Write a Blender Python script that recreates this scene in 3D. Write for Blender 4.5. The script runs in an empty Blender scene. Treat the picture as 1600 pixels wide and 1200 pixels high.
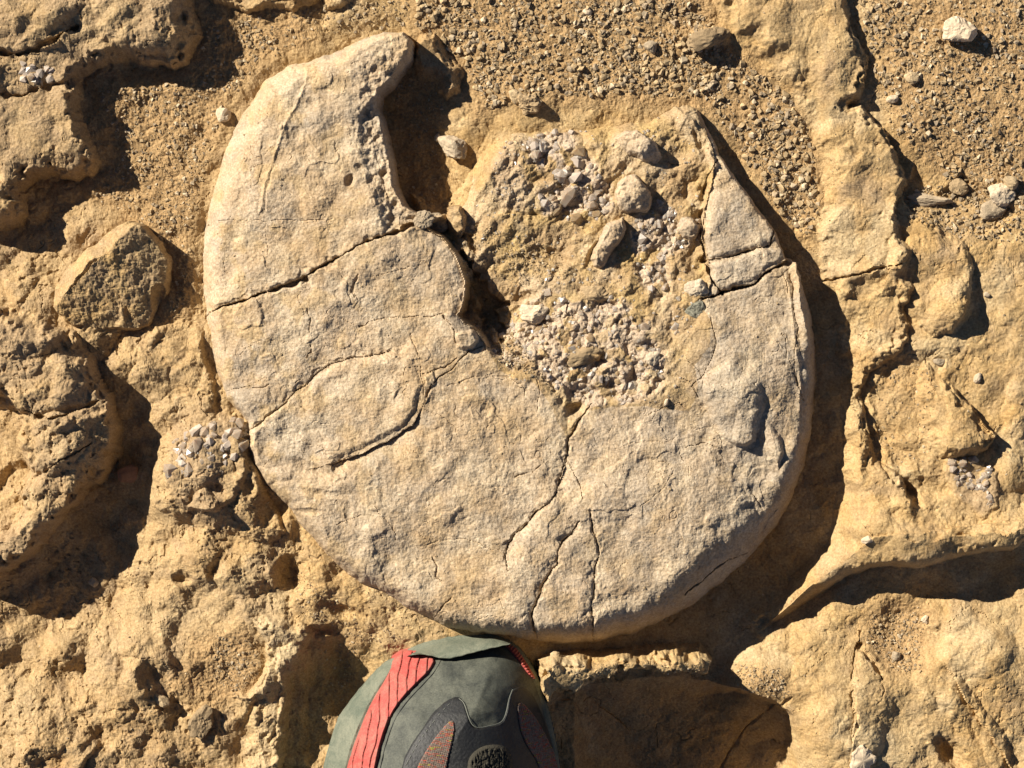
import bpy, math, random
import numpy as np
from mathutils import Vector, Matrix, Euler
R = math.radians
rng = np.random.default_rng(7)
random.seed(7)

# ---------------------------------------------------------------- camera, light, exposure
S = 0.0003              # metres per unit of the working plane (a unit is one 0.3 mm step)
H_CAM = 1.3
SUN_EL, SUN_DIR = 31.0, 33.0   # elevation; shadows fall this many degrees below "right"
sc = bpy.context.scene
cam_d = bpy.data.cameras.new("camera")
cam = bpy.data.objects.new("camera", cam_d)
sc.collection.objects.link(cam)
cam.location = (0, 0, H_CAM)
cam_d.sensor_fit = 'HORIZONTAL'
cam_d.angle = 2 * math.atan(800 * S / H_CAM)
cam_d.clip_start = 0.01
cam_d.clip_end = 100
sc.camera = cam

w = bpy.data.worlds.new("World"); sc.world = w; w.use_nodes = True
nt = w.node_tree
sky = nt.nodes.new('ShaderNodeTexSky'); sky.sky_type = 'NISHITA'; sky.sun_disc = False
sky.sun_elevation = R(SUN_EL); sky.altitude = 3000; sky.air_density = 0.4; sky.dust_density = 0.2; sky.ozone_density = 0.3
a = R(SUN_DIR)
ldir = Vector((math.cos(a) * math.cos(R(SUN_EL)), -math.sin(a) * math.cos(R(SUN_EL)), -math.sin(R(SUN_EL))))
sky.sun_rotation = math.atan2(-ldir.x, -ldir.y)
bg = nt.nodes['Background']; bg.inputs['Strength'].default_value = 0.06
nt.links.new(sky.outputs[0], bg.inputs[0])
sun_d = bpy.data.lights.new("sun", 'SUN'); sun_d.energy = 5.0; sun_d.angle = R(0.5)
sun_d.color = (1.0, 0.91, 0.78)
sun = bpy.data.objects.new("sun", sun_d); sc.collection.objects.link(sun)
sun.rotation_euler = ldir.to_track_quat('-Z', 'Y').to_euler()
sc.view_settings.view_transform = 'Standard'; sc.view_settings.look = 'None'
sc.view_settings.exposure = 0.88; sc.view_settings.gamma = 1.0
sc.view_settings.use_curve_mapping = False
try:
    sc.cycles.max_bounces = 6; sc.cycles.diffuse_bounces = 4; sc.cycles.glossy_bounces = 2
    sc.cycles.transmission_bounces = 4
except Exception: pass

# ---------------------------------------------------------------- noise
_TB = {}
def _tab(seed):
    if seed in _TB: return _TB[seed]
    r = np.random.default_rng(seed)
    ang = r.random((256, 256)) * 2 * np.pi
    _TB[seed] = (np.cos(ang).astype(np.float32), np.sin(ang).astype(np.float32))
    return _TB[seed]
def perlin(x, y, seed=0):
    gx, gy = _tab(seed)
    xi = np.floor(x).astype(np.int32); yi = np.floor(y).astype(np.int32)
    xf = (x - xi).astype(np.float32); yf = (y - yi).astype(np.float32)
    u = xf*xf*xf*(xf*(xf*6-15)+10); v = yf*yf*yf*(yf*(yf*6-15)+10)
    def g(ix, iy, dx, dy):
        a_, b_ = ix & 255, iy & 255
        return gx[a_, b_]*dx + gy[a_, b_]*dy
    n00 = g(xi, yi, xf, yf); n10 = g(xi+1, yi, xf-1, yf)
    n01 = g(xi, yi+1, xf, yf-1); n11 = g(xi+1, yi+1, xf-1, yf-1)
    a_ = n00 + u*(n10-n00); b_ = n01 + u*(n11-n01)
    return (a_ + v*(b_-a_)) * 1.5
def fbm(x, y, scale, octaves=4, seed=0, gain=0.5):
    out = 0; amp = 1.0; tot = 0; f = 1.0/scale
    for o in range(octaves):
        out = out + amp*perlin(x*f+17.3*o, y*f-9.1*o, seed+o)
        tot += amp; amp *= gain; f *= 2.03
    return out/tot*1.4
def ridged(x, y, scale, octaves=3, seed=0):
    out = 0; amp = 1.0; tot = 0; f = 1.0/scale
    for o in range(octaves):
        out = out + amp*(1-np.abs(perlin(x*f+5.3*o, y*f+3.1*o, seed+o))*2)
        tot += amp; amp *= .5; f *= 2.1
    return out/tot
def facets(x, y, cell, seed=0, tilt=0.6, slope=1.0):
    """chipped rock: each point takes the highest of the tilted caps around it"""
    r = np.random.default_rng(seed)
    jx, jy, gx, gy, hh = [r.random((128, 128)).astype(np.float32) for _ in range(5)]
    X = x/cell; Y = y/cell
    xi = np.floor(X).astype(np.int32); yi = np.floor(Y).astype(np.int32)
    best = np.full(x.shape, -9.0, np.float32)
    for dx in (-1, 0, 1):
        for dy in (-1, 0, 1):
            a_ = (xi+dx) & 127; b_ = (yi+dy) & 127
            px = xi+dx+jx[a_, b_]; py = yi+dy+jy[a_, b_]
            ex = X-px; ey = Y-py
            h = hh[a_, b_]*.6 + (gx[a_, b_]-.5)*2*tilt*ex + (gy[a_, b_]-.5)*2*tilt*ey - slope*np.maximum(np.abs(ex+.3*ey), np.abs(ey-.3*ex)) - .4*(ex*ex+ey*ey)
            best = np.maximum(best, h)
    return best*cell
def sstep(a_, b_, x):
    t = np.clip((x-a_)/(b_-a_), 0, 1); return t*t*(3-2*t)

# ---------------------------------------------------------------- plane geometry
def P(pts, z=0):
    """traced outline at a known height above the plane -> plan position"""
    k = 1 - z*S/H_CAM
    return [(800+(p[0]-800)*k, 600+(p[1]-600)*k) + tuple(p[2:]) for p in pts]
def seg_d(x, y, pts, closed):
    """distance to polyline, and the interpolated third value of the nearest point"""
    pts = [p if len(p) > 2 else (p[0], p[1], 0.0) for p in pts]
    n = len(pts); best = np.full(x.shape, 1e9, np.float32); val = np.zeros(x.shape, np.float32)
    for i in range(n if closed else n-1):
        (x0, y0, v0), (x1, y1, v1) = pts[i], pts[(i+1) % n]
        dx, dy = x1-x0, y1-y0; L = dx*dx+dy*dy+1e-9
        t = np.clip(((x-x0)*dx+(y-y0)*dy)/L, 0, 1)
        d = (x-x0-t*dx)**2+(y-y0-t*dy)**2
        m = d < best
        best = np.where(m, d, best); val = np.where(m, v0+t*(v1-v0), val)
    return np.sqrt(best), val
def inside(x, y, pts):
    c = np.zeros(x.shape, bool); n = len(pts)
    for i in range(n):
        x0, y0 = pts[i][:2]; x1, y1 = pts[(i+1) % n][:2]
        if y0 == y1: continue
        m = ((y0 > y) != (y1 > y)) & (x < (x1-x0)*(y-y0)/(y1-y0)+x0)
        c ^= m
    return c
def sdist(x, y, pts):
    d, v = seg_d(x, y, pts, True)
    return np.where(inside(x, y, pts), d, -d), v
def smooth_poly(pts, it=2, closed=True):
    for _ in range(it):
        out = []; n = len(pts)
        rngi = range(n) if closed else range(n-1)
        if not closed: out.append(pts[0])
        for i in rngi:
            p, q = np.array(pts[i], float), np.array(pts[(i+1) % n], float)
            out += [tuple(.75*p+.25*q), tuple(.25*p+.75*q)]
        if not closed: out.append(pts[-1])
        pts = out
    return pts
def tps(ctrl, x, y):
    """smooth sheet through scattered heights"""
    c = np.array(ctrl, float); n = len(c)
    def k(r2): return np.where(r2 > 0, .5*r2*np.log(r2+1e-12), 0)
    s_ = 400.0; cx, cy = c[:, 0]/s_, c[:, 1]/s_
    K = k((cx[:, None]-cx)**2+(cy[:, None]-cy)**2) + np.eye(n)*2e-3
    Q = np.c_[np.ones(n), cx, cy]
    A = np.block([[K, Q], [Q.T, np.zeros((3, 3))]])
    s = np.linalg.solve(A, np.r_[c[:, 2], 0, 0, 0])
    out = s[n]+s[n+1]*x/s_+s[n+2]*y/s_
    for i in range(n): out = out + s[i]*k((x/s_-cx[i])**2+(y/s_-cy[i])**2)
    return out

class Field:
    def __init__(f, us, vs, seed, warp=1.0):
        f.us, f.vs = us, vs
        f.U, f.V = np.meshgrid(us.astype(np.float32), vs.astype(np.float32))
        f.WU = f.U + warp*(5*fbm(f.U, f.V, 34, 2, seed) + 2.2*fbm(f.U, f.V, 9, 2, seed+5))
        f.WV = f.V + warp*(5*fbm(f.U, f.V, 34, 2, seed+20) + 2.2*fbm(f.U, f.V, 9, 2, seed+25))
        f.h = np.zeros_like(f.U)
        f.attr = {}
    def sl(f, pts, pad):
        xs = [p[0] for p in pts]; ys = [p[1] for p in pts]
        i0, i1 = np.searchsorted(f.us, [min(xs)-pad, max(xs)+pad]); j0, j1 = np.searchsorted(f.vs, [min(ys)-pad, max(ys)+pad])
        return (slice(j0, j1), slice(i0, i1))
    def a(f, name):
        if name not in f.attr: f.attr[name] = np.zeros_like(f.U)
        return f.attr[name]
    def plateau(f, pts, H, w_in=12, round_=2.2, warp=1.0, paint=None):
        """raised slab; a third coordinate on a vertex is the width of its flank there"""
        s = f.sl(pts, 12)
        X = f.U[s]+(f.WU[s]-f.U[s])*warp; Y = f.V[s]+(f.WV[s]-f.V[s])*warp
        d, v = sdist(X, Y, pts)
        wd = np.where(v > 0, v, w_in)
        if warp and H > 20:
            wd = wd*np.clip(1+1.3*perlin(f.U[s]/38, f.V[s]/38, 31), .5, 2.6)
            d2 = d-9-12*perlin(f.U[s]/26, f.V[s]/26, 33)-6*perlin(f.U[s]/9, f.V[s]/9, 34)
            t = np.clip(d/wd, 0, 1); t2 = np.clip(d2/(wd*.8), 0, 1)
            p = .72*(1-(1-t)**round_)+.28*(1-(1-t2)**round_)
        else:
            t = np.clip(d/wd, 0, 1); p = 1-(1-t)**round_
        f.h[s] += H*p
        if paint:
            for k, amt in paint.items():
                A = f.a(k); A[s] = A[s]*(1-p*abs(amt)) + p*max(amt, 0)
    def ridge(f, pts, H, w, asym=0, p=1.5, warp=1):
        s = f.sl(pts, w*1.6+12)
        X, Y = (f.WU[s], f.WV[s]) if warp else (f.U[s], f.V[s])
        d, v = seg_d(X, Y, pts, False)
        f.h[s] += H*np.clip(1-d/w, 0, 1)**p
    def crack(f, pts, w, depth, warp=.5, rough=1.5):
        s = f.sl(pts, w*3+12)
        X = f.U[s]+(f.WU[s]-f.U[s])*warp; Y = f.V[s]+(f.WV[s]-f.V[s])*warp
        d, v = seg_d(X, Y, pts, False)
        ww = np.where(v > 0, v, w)*(.8+.75*rough*perlin(f.U[s]/13, f.V[s]/13, 77))
        ww = np.maximum(ww*np.clip(.75+1.3*perlin(f.U[s]/31, f.V[s]/31, 79), .25, 1.2), .45)
        f.h[s] -= depth*np.clip(1.25*(1-(d/ww)**2), 0, 1) + .12*depth*np.clip(1-d/(ww*3), 0, 1)
    def step(f, pts, H, reach, warp=.8, side=1):
        """a small fault: ground on one side of the line is lower near it"""
        s = f.sl(pts, reach+12)
        X = f.U[s]+(f.WU[s]-f.U[s])*warp; Y = f.V[s]+(f.WV[s]-f.V[s])*warp
        best = np.full(X.shape, 1e9, np.float32); sg = np.zeros_like(best)
        for (x0, y0), (x1, y1) in zip(pts[:-1], pts[1:]):
            dx, dy = x1-x0, y1-y0; L = dx*dx+dy*dy
            t = np.clip(((X-x0)*dx+(Y-y0)*dy)/L, 0, 1)
            d = np.sqrt((X-x0-t*dx)**2+(Y-y0-t*dy)**2)
            c = dx*(Y-y0)-dy*(X-x0)
            e = np.minimum(1, 1.0)
            m = d < best; best = np.where(m, d, best); sg = np.where(m, np.sign(c), sg)
        # fade at the ends
        e0 = np.hypot(X-pts[0][0], Y-pts[0][1]); e1 = np.hypot(X-pts[-1][0], Y-pts[-1][1])
        fade = np.clip(np.minimum(e0, e1)/(reach*.6), 0, 1)
        f.h[s] -= H*fade*np.where(sg*side > 0, np.clip(1-best/reach, 0, 1)**1.5, 0)
    def bump(f, cx, cy, rx, ry, H, ang=0, p=2, warp=1):
        r = max(rx, ry)*1.5
        s = f.sl([(cx, cy)], r+12)
        X, Y = (f.WU[s], f.WV[s]) if warp else (f.U[s], f.V[s])
        ca, sa = math.cos(R(ang)), math.sin(R(ang))
        if H < -6 and f is G: p = 3.6; rx *= 1.15; ry *= 1.15; H *= 1.1
        ex = ((X-cx)*ca+(Y-cy)*sa)/rx; ey = (-(X-cx)*sa+(Y-cy)*ca)/ry
        f.h[s] += H*np.clip(1-(ex*ex+ey*ey), 0, 1)**(p/2)
    def mask(f, pts, soft=20, warp=1):
        m = np.zeros_like(f.U); s = f.sl(pts, 12+soft)
        d, _ = sdist(f.WU[s] if warp else f.U[s], f.WV[s] if warp else f.V[s], pts)
        m[s] = sstep(-soft/2, soft/2, d); return m
    def sample(f, x, y):
        i = int(np.clip(np.searchsorted(f.us, x), 1, len(f.us)-1)); j = int(np.clip(np.searchsorted(f.vs, y), 1, len(f.vs)-1))
        return float(f.h[j, i])
    def sample_many(f, x, y):
        i = np.clip(np.searchsorted(f.us, x), 1, len(f.us)-1); j = np.clip(np.searchsorted(f.vs, y), 1, len(f.vs)-1)
        return f.h[j, i]

# ---------------------------------------------------------------- scene helpers
COL = sc.collection
def W(x, y, h): return ((x-800)*S, (600-y)*S, h*S)
def tag(o, label=None, cat=None, group=None, kind=None):
    if label: o['label'] = label
    if cat: o['category'] = cat
    if group: o['group'] = group
    if kind: o['kind'] = kind
    return o
def link(name, me, parent=None):
    o = bpy.data.objects.new(name, me); COL.objects.link(o)
    if parent: o.parent = parent
    return o
def mesh_np(name, co, faces, mat=None, smooth=False, attrs=None):
    me = bpy.data.meshes.new(name)
    co = np.asarray(co, np.float32); faces = np.asarray(faces, np.int32)
    nv, nf, k = len(co), len(faces), faces.shape[1]
    me.vertices.add(nv); me.vertices.foreach_set('co', co.ravel())
    me.loops.add(nf*k); me.loops.foreach_set('vertex_index', faces.ravel())
    me.polygons.add(nf); me.polygons.foreach_set('loop_start', np.arange(0, nf*k, k, dtype=np.int32))
    me.polygons.foreach_set('loop_total', np.full(nf, k, np.int32))
    me.polygons.foreach_set('use_smooth', np.full(nf, smooth, bool))
    me.update(calc_edges=True)
    if attrs is not None:
        ca = me.color_attributes.new('tint', 'FLOAT_COLOR', 'POINT')
        c = np.zeros((nv, 4), np.float32); c[:, :attrs.shape[1]] = attrs
        ca.data.foreach_set('color', c.ravel())
    if mat: me.materials.append(mat)
    return me
def grid_obj(name, f, facemask, mat, parent=None, attrs=None, smooth=False):
    nv, nu = f.U.shape
    idx = np.arange(nu*nv).reshape(nv, nu)
    q = np.stack([idx[:-1, :-1], idx[1:, :-1], idx[1:, 1:], idx[:-1, 1:]], -1)[facemask]
    used = np.unique(q); remap = np.zeros(nu*nv, np.int32); remap[used] = np.arange(len(used))
    U, V, h = f.U.ravel()[used], f.V.ravel()[used], f.h.ravel()[used]
    co = np.stack([(U-800)*S, (600-V)*S, h*S], -1)
    at = np.stack([f.attr[k].ravel()[used] if k in f.attr else np.zeros(len(used)) for k in attrs], -1) if attrs else None
    me = mesh_np(name, co, remap[q], mat, smooth, at)
    return link(name, me, parent)

# ---------------------------------------------------------------- materials
def new_mat(name):
    m = bpy.data.materials.new(name); m.use_nodes = True
    n = m.node_tree; b = n.nodes['Principled BSDF']
    return m, n, b
def noise_node(n, scale, detail=4, rough=.6, coord=None, dist=0):
    t = n.nodes.new('ShaderNodeTexNoise'); t.inputs['Scale'].default_value = scale
    t.inputs['Detail'].default_value = detail; t.inputs['Roughness'].default_value = rough
    t.inputs['Distortion'].default_value = dist
    if coord: n.links.new(coord, t.inputs['Vector'])
    return t
def mix(n, fac, a_, b_, mode='MIX'):
    m = n.nodes.new('ShaderNodeMix'); m.data_type = 'RGBA'; m.blend_type = mode
    for sock, v in ((m.inputs[0], fac), (m.inputs[6], a_), (m.inputs[7], b_)):
        if isinstance(v, (int, float)): sock.default_value = v
        elif isinstance(v, tuple): sock.default_value = (*v, 1)
        else: n.links.new(v, sock)
    return m.outputs[2]
def ramp(n, src, lo, hi):
    r = n.nodes.new('ShaderNodeMapRange'); r.inputs[1].default_value = lo; r.inputs[2].default_value = hi
    n.links.new(src, r.inputs[0]); return r.outputs[0]
def rock_mat(name, base, grey, sand, pale, bump_s=.5, grain=900.0):
    """base rock with grey patina (tint R), sand (tint G) and pale lime (tint B)"""
    m, n, b = new_mat(name)
    tc = n.nodes.new('ShaderNodeTexCoord').outputs['Object']
    at = n.nodes.new('ShaderNodeVertexColor'); at.layer_name = 'tint'
    sep = n.nodes.new('ShaderNodeSeparateColor'); n.links.new(at.outputs[0], sep.inputs[0])
    n1 = noise_node(n, 22, 6, .65, tc, .4); n2 = noise_node(n, 140, 5, .7, tc); n3 = noise_node(n, grain, 3, .75, tc)
    c = mix(n, ramp(n, n1.outputs[0], .35, .65), (base[0]*.98, base[1]*.90, base[2]*.78), (base[0]*1.02, base[1]*1.05, base[2]*1.14))
    n4 = noise_node(n, 11, 6, .7, tc, 1.2)
    c = mix(n, ramp(n, n4.outputs[0], .55, .85), c, (base[0]*.92, base[1]*.74, base[2]*.52))
    c = mix(n, sep.outputs[0], c, grey)
    c = mix(n, sep.outputs[1], c, sand)
    c = mix(n, sep.outputs[2], c, pale)
    c = mix(n, at.outputs[1], c, (.50, .40, .29))
    c = mix(n, ramp(n, n2.outputs[0], .3, .7), mix(n, 1.0, c, (.84, .80, .76), 'MULTIPLY'), mix(n, 1.0, c, (1.1, 1.1, 1.09), 'MULTIPLY'))
    c = mix(n, ramp(n, n3.outputs[0], .3, .7), mix(n, 1.0, c, (.66, .61, .55), 'MULTIPLY'), mix(n, 1.0, c, (1.25, 1.28, 1.32), 'MULTIPLY'))
    n.links.new(c, b.inputs['Base Color'])
    b.inputs['Roughness'].default_value = .92
    b.inputs['Specular IOR Level'].default_value = .25
    nb = noise_node(n, 1500, 4, .8, tc)
    add = n.nodes.new('ShaderNodeMath'); add.operation = 'ADD'
    n.links.new(nb.outputs[0], add.inputs[0]); n.links.new(n3.outputs[0], add.inputs[1])
    bp = n.nodes.new('ShaderNodeBump'); bp.inputs['Strength'].default_value = bump_s; bp.inputs['Distance'].default_value = .00055
    n.links.new(add.outputs[0], bp.inputs['Height']); n.links.new(bp.outputs[0], b.inputs['Normal'])
    return m
SAND = (.405, .275, .135)
M_ground = rock_mat('sandy_limestone', (.46, .335, .165), (.365, .265, .155), SAND, (.54, .445, .28), .5)
M_fossil = rock_mat('fossil_limestone', (.475, .38, .255), (.385, .33, .255), (.475, .35, .19), (.54, .455, .325), .45)
M_core = rock_mat('core_sediment', (.44, .32, .17), (.35, .27, .18), (.46, .33, .14), (.54, .44, .30), .7)
def plain_rock(name, col, var=.25, bump_s=.5, sc_=300, rand=.25):
    m, n, b = new_mat(name)
    tc = n.nodes.new('ShaderNodeTexCoord').outputs['Object']
    oi = n.nodes.new('ShaderNodeObjectInfo')
    t = noise_node(n, sc_, 5, .7, tc)
    c = mix(n, ramp(n, t.outputs[0], .3, .7), tuple(x*(1-var) for x in col), tuple(min(.9, x*(1+var)) for x in col))
    mul = n.nodes.new('ShaderNodeMapRange'); mul.inputs[3].default_value = 1-rand; mul.inputs[4].default_value = 1+rand
    n.links.new(oi.outputs['Random'], mul.inputs[0])
    c = mix(n, 1.0, c, mul.outputs[0], 'MULTIPLY')
    n.links.new(c, b.inputs['Base Color']); b.inputs['Roughness'].default_value = .9
    nb = noise_node(n, 1400, 4, .8, tc)
    bp = n.nodes.new('ShaderNodeBump'); bp.inputs['Strength'].default_value = bump_s; bp.inputs['Distance'].default_value = .00055
    n.links.new(nb.outputs[0], bp.inputs['Height']); n.links.new(bp.outputs[0], b.inputs['Normal'])
    return m
M_peb = plain_rock('pebble_tan', (.40, .30, .17), rand=.35)
M_pale = plain_rock('pale_limestone', (.55, .44, .30))
M_grey = plain_rock('grey_stone', (.35, .275, .18))
M_emb = plain_rock('embedded_limestone', (.47, .385, .27), rand=.05)
M_gneiss = plain_rock('speckled_grey_stone', (.24, .23, .17), .8, 1.0, 1100)
M_red = plain_rock('reddish_stone', (.38, .20, .11))
M_brown = plain_rock('brown_stone', (.35, .25, .135))
def crystal_mat(nm='calcite', c0=(.44, .34, .24), c1=(.58, .48, .37)):
    m, n, b = new_mat(nm)
    oi = n.nodes.new('ShaderNodeObjectInfo'); tc = n.nodes.new('ShaderNodeTexCoord').outputs['Object']
    t = noise_node(n, 350, 4, .7, tc)
    c = mix(n, ramp(n, t.outputs[0], .35, .65), c0, c1)
    n.links.new(c, b.inputs['Base Color'])
    b.inputs['Roughness'].default_value = .36; b.inputs['Transmission Weight'].default_value = .35; b.inputs['Coat Weight'].default_value = .25; b.inputs['Coat Roughness'].default_value = .12
    b.inputs['IOR'].default_value = 1.5
    b.inputs['Subsurface Weight'].default_value = .8; b.inputs['Subsurface Radius'].default_value = (1.0, .85, .7); b.inputs['Subsurface Scale'].default_value = .003
    nb = noise_node(n, 1200, 3, .7, tc)
    bp = n.nodes.new('ShaderNodeBump'); bp.inputs['Strength'].default_value = .25; bp.inputs['Distance'].default_value = .0003
    n.links.new(nb.outputs[0], bp.inputs['Height']); n.links.new(bp.outputs[0], b.inputs['Normal'])
    return m
M_cry = crystal_mat(); M_honey = crystal_mat('honey_calcite', (.40, .28, .15), (.56, .43, .27)); M_milk = crystal_mat('milky_calcite', (.48, .40, .32), (.66, .58, .49))
M_crygrey = plain_rock('smoky_calcite', (.42, .35, .28), .35, .3, 500)
M_crygrey.node_tree.nodes['Principled BSDF'].inputs['Roughness'].default_value = .3

# ================================================================ GROUND RELIEF
def axis(lo, hi, step, far):
    core = np.arange(lo, hi+step, step)
    a_, st, x = [], step, lo
    while x > -far:
        st *= 1.07; x -= st; a_.append(x)
    b_, st, x = [], step, core[-1]
    while x < far+hi:
        st *= 1.07; x += st; b_.append(x)
    return np.array(a_[::-1]+list(core)+b_)
G = Field(axis(-24, 1624, 1.55, 6000), axis(-24, 1224, 1.55, 6000), 3)
ctrl = [
 (0,0,25),(150,200,8),(220,220,2),(300,300,6),(200,330,0),(60,350,-8),(30,440,22),(110,400,12),(290,420,6),(280,560,14),(310,620,20),(200,560,16),(80,560,18),
 (205,720,-45),(180,850,-58),(60,950,-62),(120,910,-60),(0,720,-44),(0,820,-20),(110,700,-15),(70,800,-22),(256,800,0),(245,740,6),(300,860,4),(250,960,-6),(150,1060,-6),(50,1120,-6),(0,1200,0),(350,950,10),(400,880,15),
 (300,1100,-8),(300,1200,-4),(450,850,12),(480,940,12),(470,1010,6),(560,960,8),(600,990,2),(525,1060,-55),(490,1150,-45),(610,1100,-25),(700,1200,-40),(820,1100,-35),
 (660,150,2),(675,250,-12),(645,300,-10),(720,200,20),(745,120,24),(640,20,30),(520,30,28),(400,50,18),(340,120,12),(900,100,30),(1050,120,30),(1200,200,20),(1240,320,14),
 (1290,430,14),(1305,540,0),(1340,560,10),(1305,680,-4),(1340,700,8),(1300,780,-14),(1280,860,-42),(1200,930,-58),(1100,1000,-58),(1000,1035,-40),(900,1045,-30),(880,1080,-60),(950,1130,-80),(1100,1120,-74),(1100,1180,-80),(1190,1150,-66),(1190,1230,-80),(1240,1200,-60),(1275,1150,-14),(1285,1220,-20),
 (1200,1030,-26),(1270,990,-26),(1175,1062,-8),(1215,1080,-10),(1260,1120,-14),(1300,1010,-14),(1400,1060,2),(1550,1010,8),(1600,1100,4),(1450,1180,-8),(1500,950,-12),(1400,940,-26),(1480,930,-26),(1560,915,-26),(1330,960,-26),
 (1500,150,30),(1590,300,24),(1450,290,16),(1430,200,36),(1400,170,32),(1465,235,28),(1440,340,38),(1550,500,38),(1450,640,32),(1395,650,29),(1450,560,36),(1400,430,26),(1450,450,34),(1500,760,32),(1480,820,20),(1380,820,18),(1600,700,32),(1590,830,16),(1380,90,28),(1480,420,38),(1380,20,24),(1130,1060,-70),(1050,1045,-40),
 (-400,-400,20),(2000,-400,20),(-400,1600,-10),(2000,1600,-10),(-400,600,0),(2000,600,15),(800,-400,30),(800,1700,-50)]
G.h[:] = tps(ctrl, G.U, G.V)
far_fade = np.clip(1-(np.maximum(np.abs(G.U-800)-1000, np.abs(G.V-600)-800))/600, 0, 1)
G.h *= np.clip(far_fade, 0, 1)

U, V = G.U, G.V
# ledges (third value: width of the flank there)
LEDGE_TL = [(-60,-60),(302,-60,30),(308,20,25),(318,60,22),(300,95,14),(275,112,12),(230,103,14),(190,98,16),(150,108,14),(132,128,12),(128,160,12),(131,190,12),(147,220,12),(158,250,12),(150,272,12),(118,281,14),(80,276,18),(52,284,18),(40,300,14),(44,335,14),(30,352,14),(-60,372,20)]
LEDGE_ML = [(-40,470,50),(60,490,50),(120,520,50),(150,560,30),(160,590,12),(178,625,12),(188,660,12),(189,703,13),(166,741,13),(137,766,13),(103,803,14),(66,850,16),(0,901,20),(-60,930,20),(-60,860,16),(10,828,16),(30,790,25),(38,740,25),(20,690,20),(30,655,14),(18,622,12),(-40,612,12)]
LEDGE_TR = [(1090,-60,60),(1325,-60,10),(1326,0,10),(1328,30,10),(1341,62,10),(1356,88,10),(1356,120,10),(1346,146,12),(1325,165,14),(1345,160,10),(1365,185,10),(1385,212,10),(1412,262,10),(1424,288,10),(1402,312,10),(1398,330,10),(1412,372,20),(1430,420,60),(1420,460,60),(1300,470,70),(1282,420,50),(1278,360,45),(1290,320,40),(1286,260,40),(1268,190,40),(1236,140,50),(1180,90,60),(1130,50,60)]
LEDGE_R = [(1270,430,60),(1330,420,90),(1400,390,90),(1425,448,16),(1414,480,12),(1419,531,13),(1394,560,13),(1360,583,12),(1350,607,10),(1352,641,10),(1364,688,10),(1378,722,14),(1412,742,12),(1428,775,12),(1436,800,60),(1560,800,60),(1640,780,80),(1660,838,12),(1600,846,12),(1586,862,12),(1540,863,12),(1490,876,14),(1440,890,14),(1400,886,14),(1360,891,14),(1328,905,16),(1300,925,30),(1240,960,40),(1170,1000,50),(1130,1020,50),(1190,950,50),(1260,890,50),(1300,850,50),(1310,780,50),(1318,700,50),(1318,600,50),(1300,500,60)]
G.plateau(LEDGE_TL, 52, 16, paint={'R': .55})
G.plateau(LEDGE_ML, 64, 16, paint={'R': .55})
G.plateau(P(LEDGE_TR, 30), 26, 12, paint={'R': .3})
G.plateau(P(LEDGE_R, 20), 22, 14, 2.0)
G.plateau(P([(1320,790,90),(1436,770,90),(1560,770,90),(1640,770,90),(1700,838,12),(1600,846,12),(1586,862,12),(1540,863,12),(1490,876,14),(1440,890,14),(1400,886,14),(1360,891,14),(1328,905,16),(1300,925,24),(1240,965,36),(1190,995,40),(1250,900,60),(1300,850,60)], 20), 34, 14, 2.0, warp=0)
G.plateau([(838,1030,12),(860,1020,20),(900,1018,20),(960,1016,20),(1040,1010,30),(1100,1010,20),(1112,1030,8),(1112,1062,7),(1076,1054,7),(1010,1050,7),(972,1048,7),(940,1062,7),(912,1079,7),(868,1090,7),(856,1106,8),(842,1070,8)], 104, 10, 1.8)  # rock lip, raised beyond its real height to throw the shadow beside the shoe
G.plateau([(1120,1074,30),(1160,1080,14),(1215,1097,12),(1243,1120,12),(1253,1160,14),(1256,1330,20),(900,1330,110),(900,1080,110),(1040,1062,60)], -62, 16, 1.8, warp=.5)  # made-up hollow below the lip, sunk to give the shoe shadow its outline
# inner structure of the left ledges
G.plateau([(-40,-40),(130,-40,20),(150,20,20),(120,40,14),(90,60,12),(110,80,12),(60,95,12),(-40,90,14)], 10, 14, 2)
G.plateau([(150,-40,20),(300,-40,30),(300,60,20),(270,95,14),(210,90,16),(165,70,20)], 12, 20, 2, paint={'R': .35})
G.crack([(0,88),(40,92),(70,85),(110,60),(130,50)], 5, 14)
G.crack([(0,150),(40,155),(75,140),(110,135)], 5, 9)
G.bump(45,320,30,30,12)
G.plateau([(-40,280),(15,285),(35,300),(30,335),(0,350),(-40,350)], 18, 14)
G.plateau([(-40,560,30),(90,560,30),(150,600,20),(140,630,12),(100,640,12),(60,655,12),(20,640,12),(-40,640)], 10, 15, 2, paint={'R': .3})
G.plateau([(50,650,25),(120,640,20),(175,640,12),(186,690,13),(160,730,14),(90,740,20),(50,700,20)], 12, 20, 2)
G.bump(110,720,60,40,10,-40); G.bump(60,800,45,60,8,30)
G.crack([(40,640),(90,655),(130,640),(160,625)], 3, 9); G.crack([(75,735),(110,715),(150,690)], 3, 7)
# little rubble on the top edge
G.plateau([(330,-40),(500,-40),(505,5,8),(470,12,8),(462,25,8),(430,15,8),(380,22,8),(360,10,8),(330,5,10)], 22, 9)
G.plateau([(505,-40),(560,-40),(540,15,10),(510,20,8)], 12, 10)
# mound around the wedge east of the bay
G.plateau([(655,62,10),(680,55,20),(700,80,10),(712,110,9),(722,142,9),(700,160,9),(680,135,14),(655,128,14),(645,95,12)], 30, 13, 1.6, paint={'R': .4})
G.plateau([(690,62,14),(716,96,6),(724,132,6),(712,150,8),(705,120,14)], 9, 9, 1.6)
G.plateau([(640,300,8),(690,320,12),(720,290,16),(760,230,20),(780,330,20),(700,370,10),(650,350,8)], 22, 16, 1.5)
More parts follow.
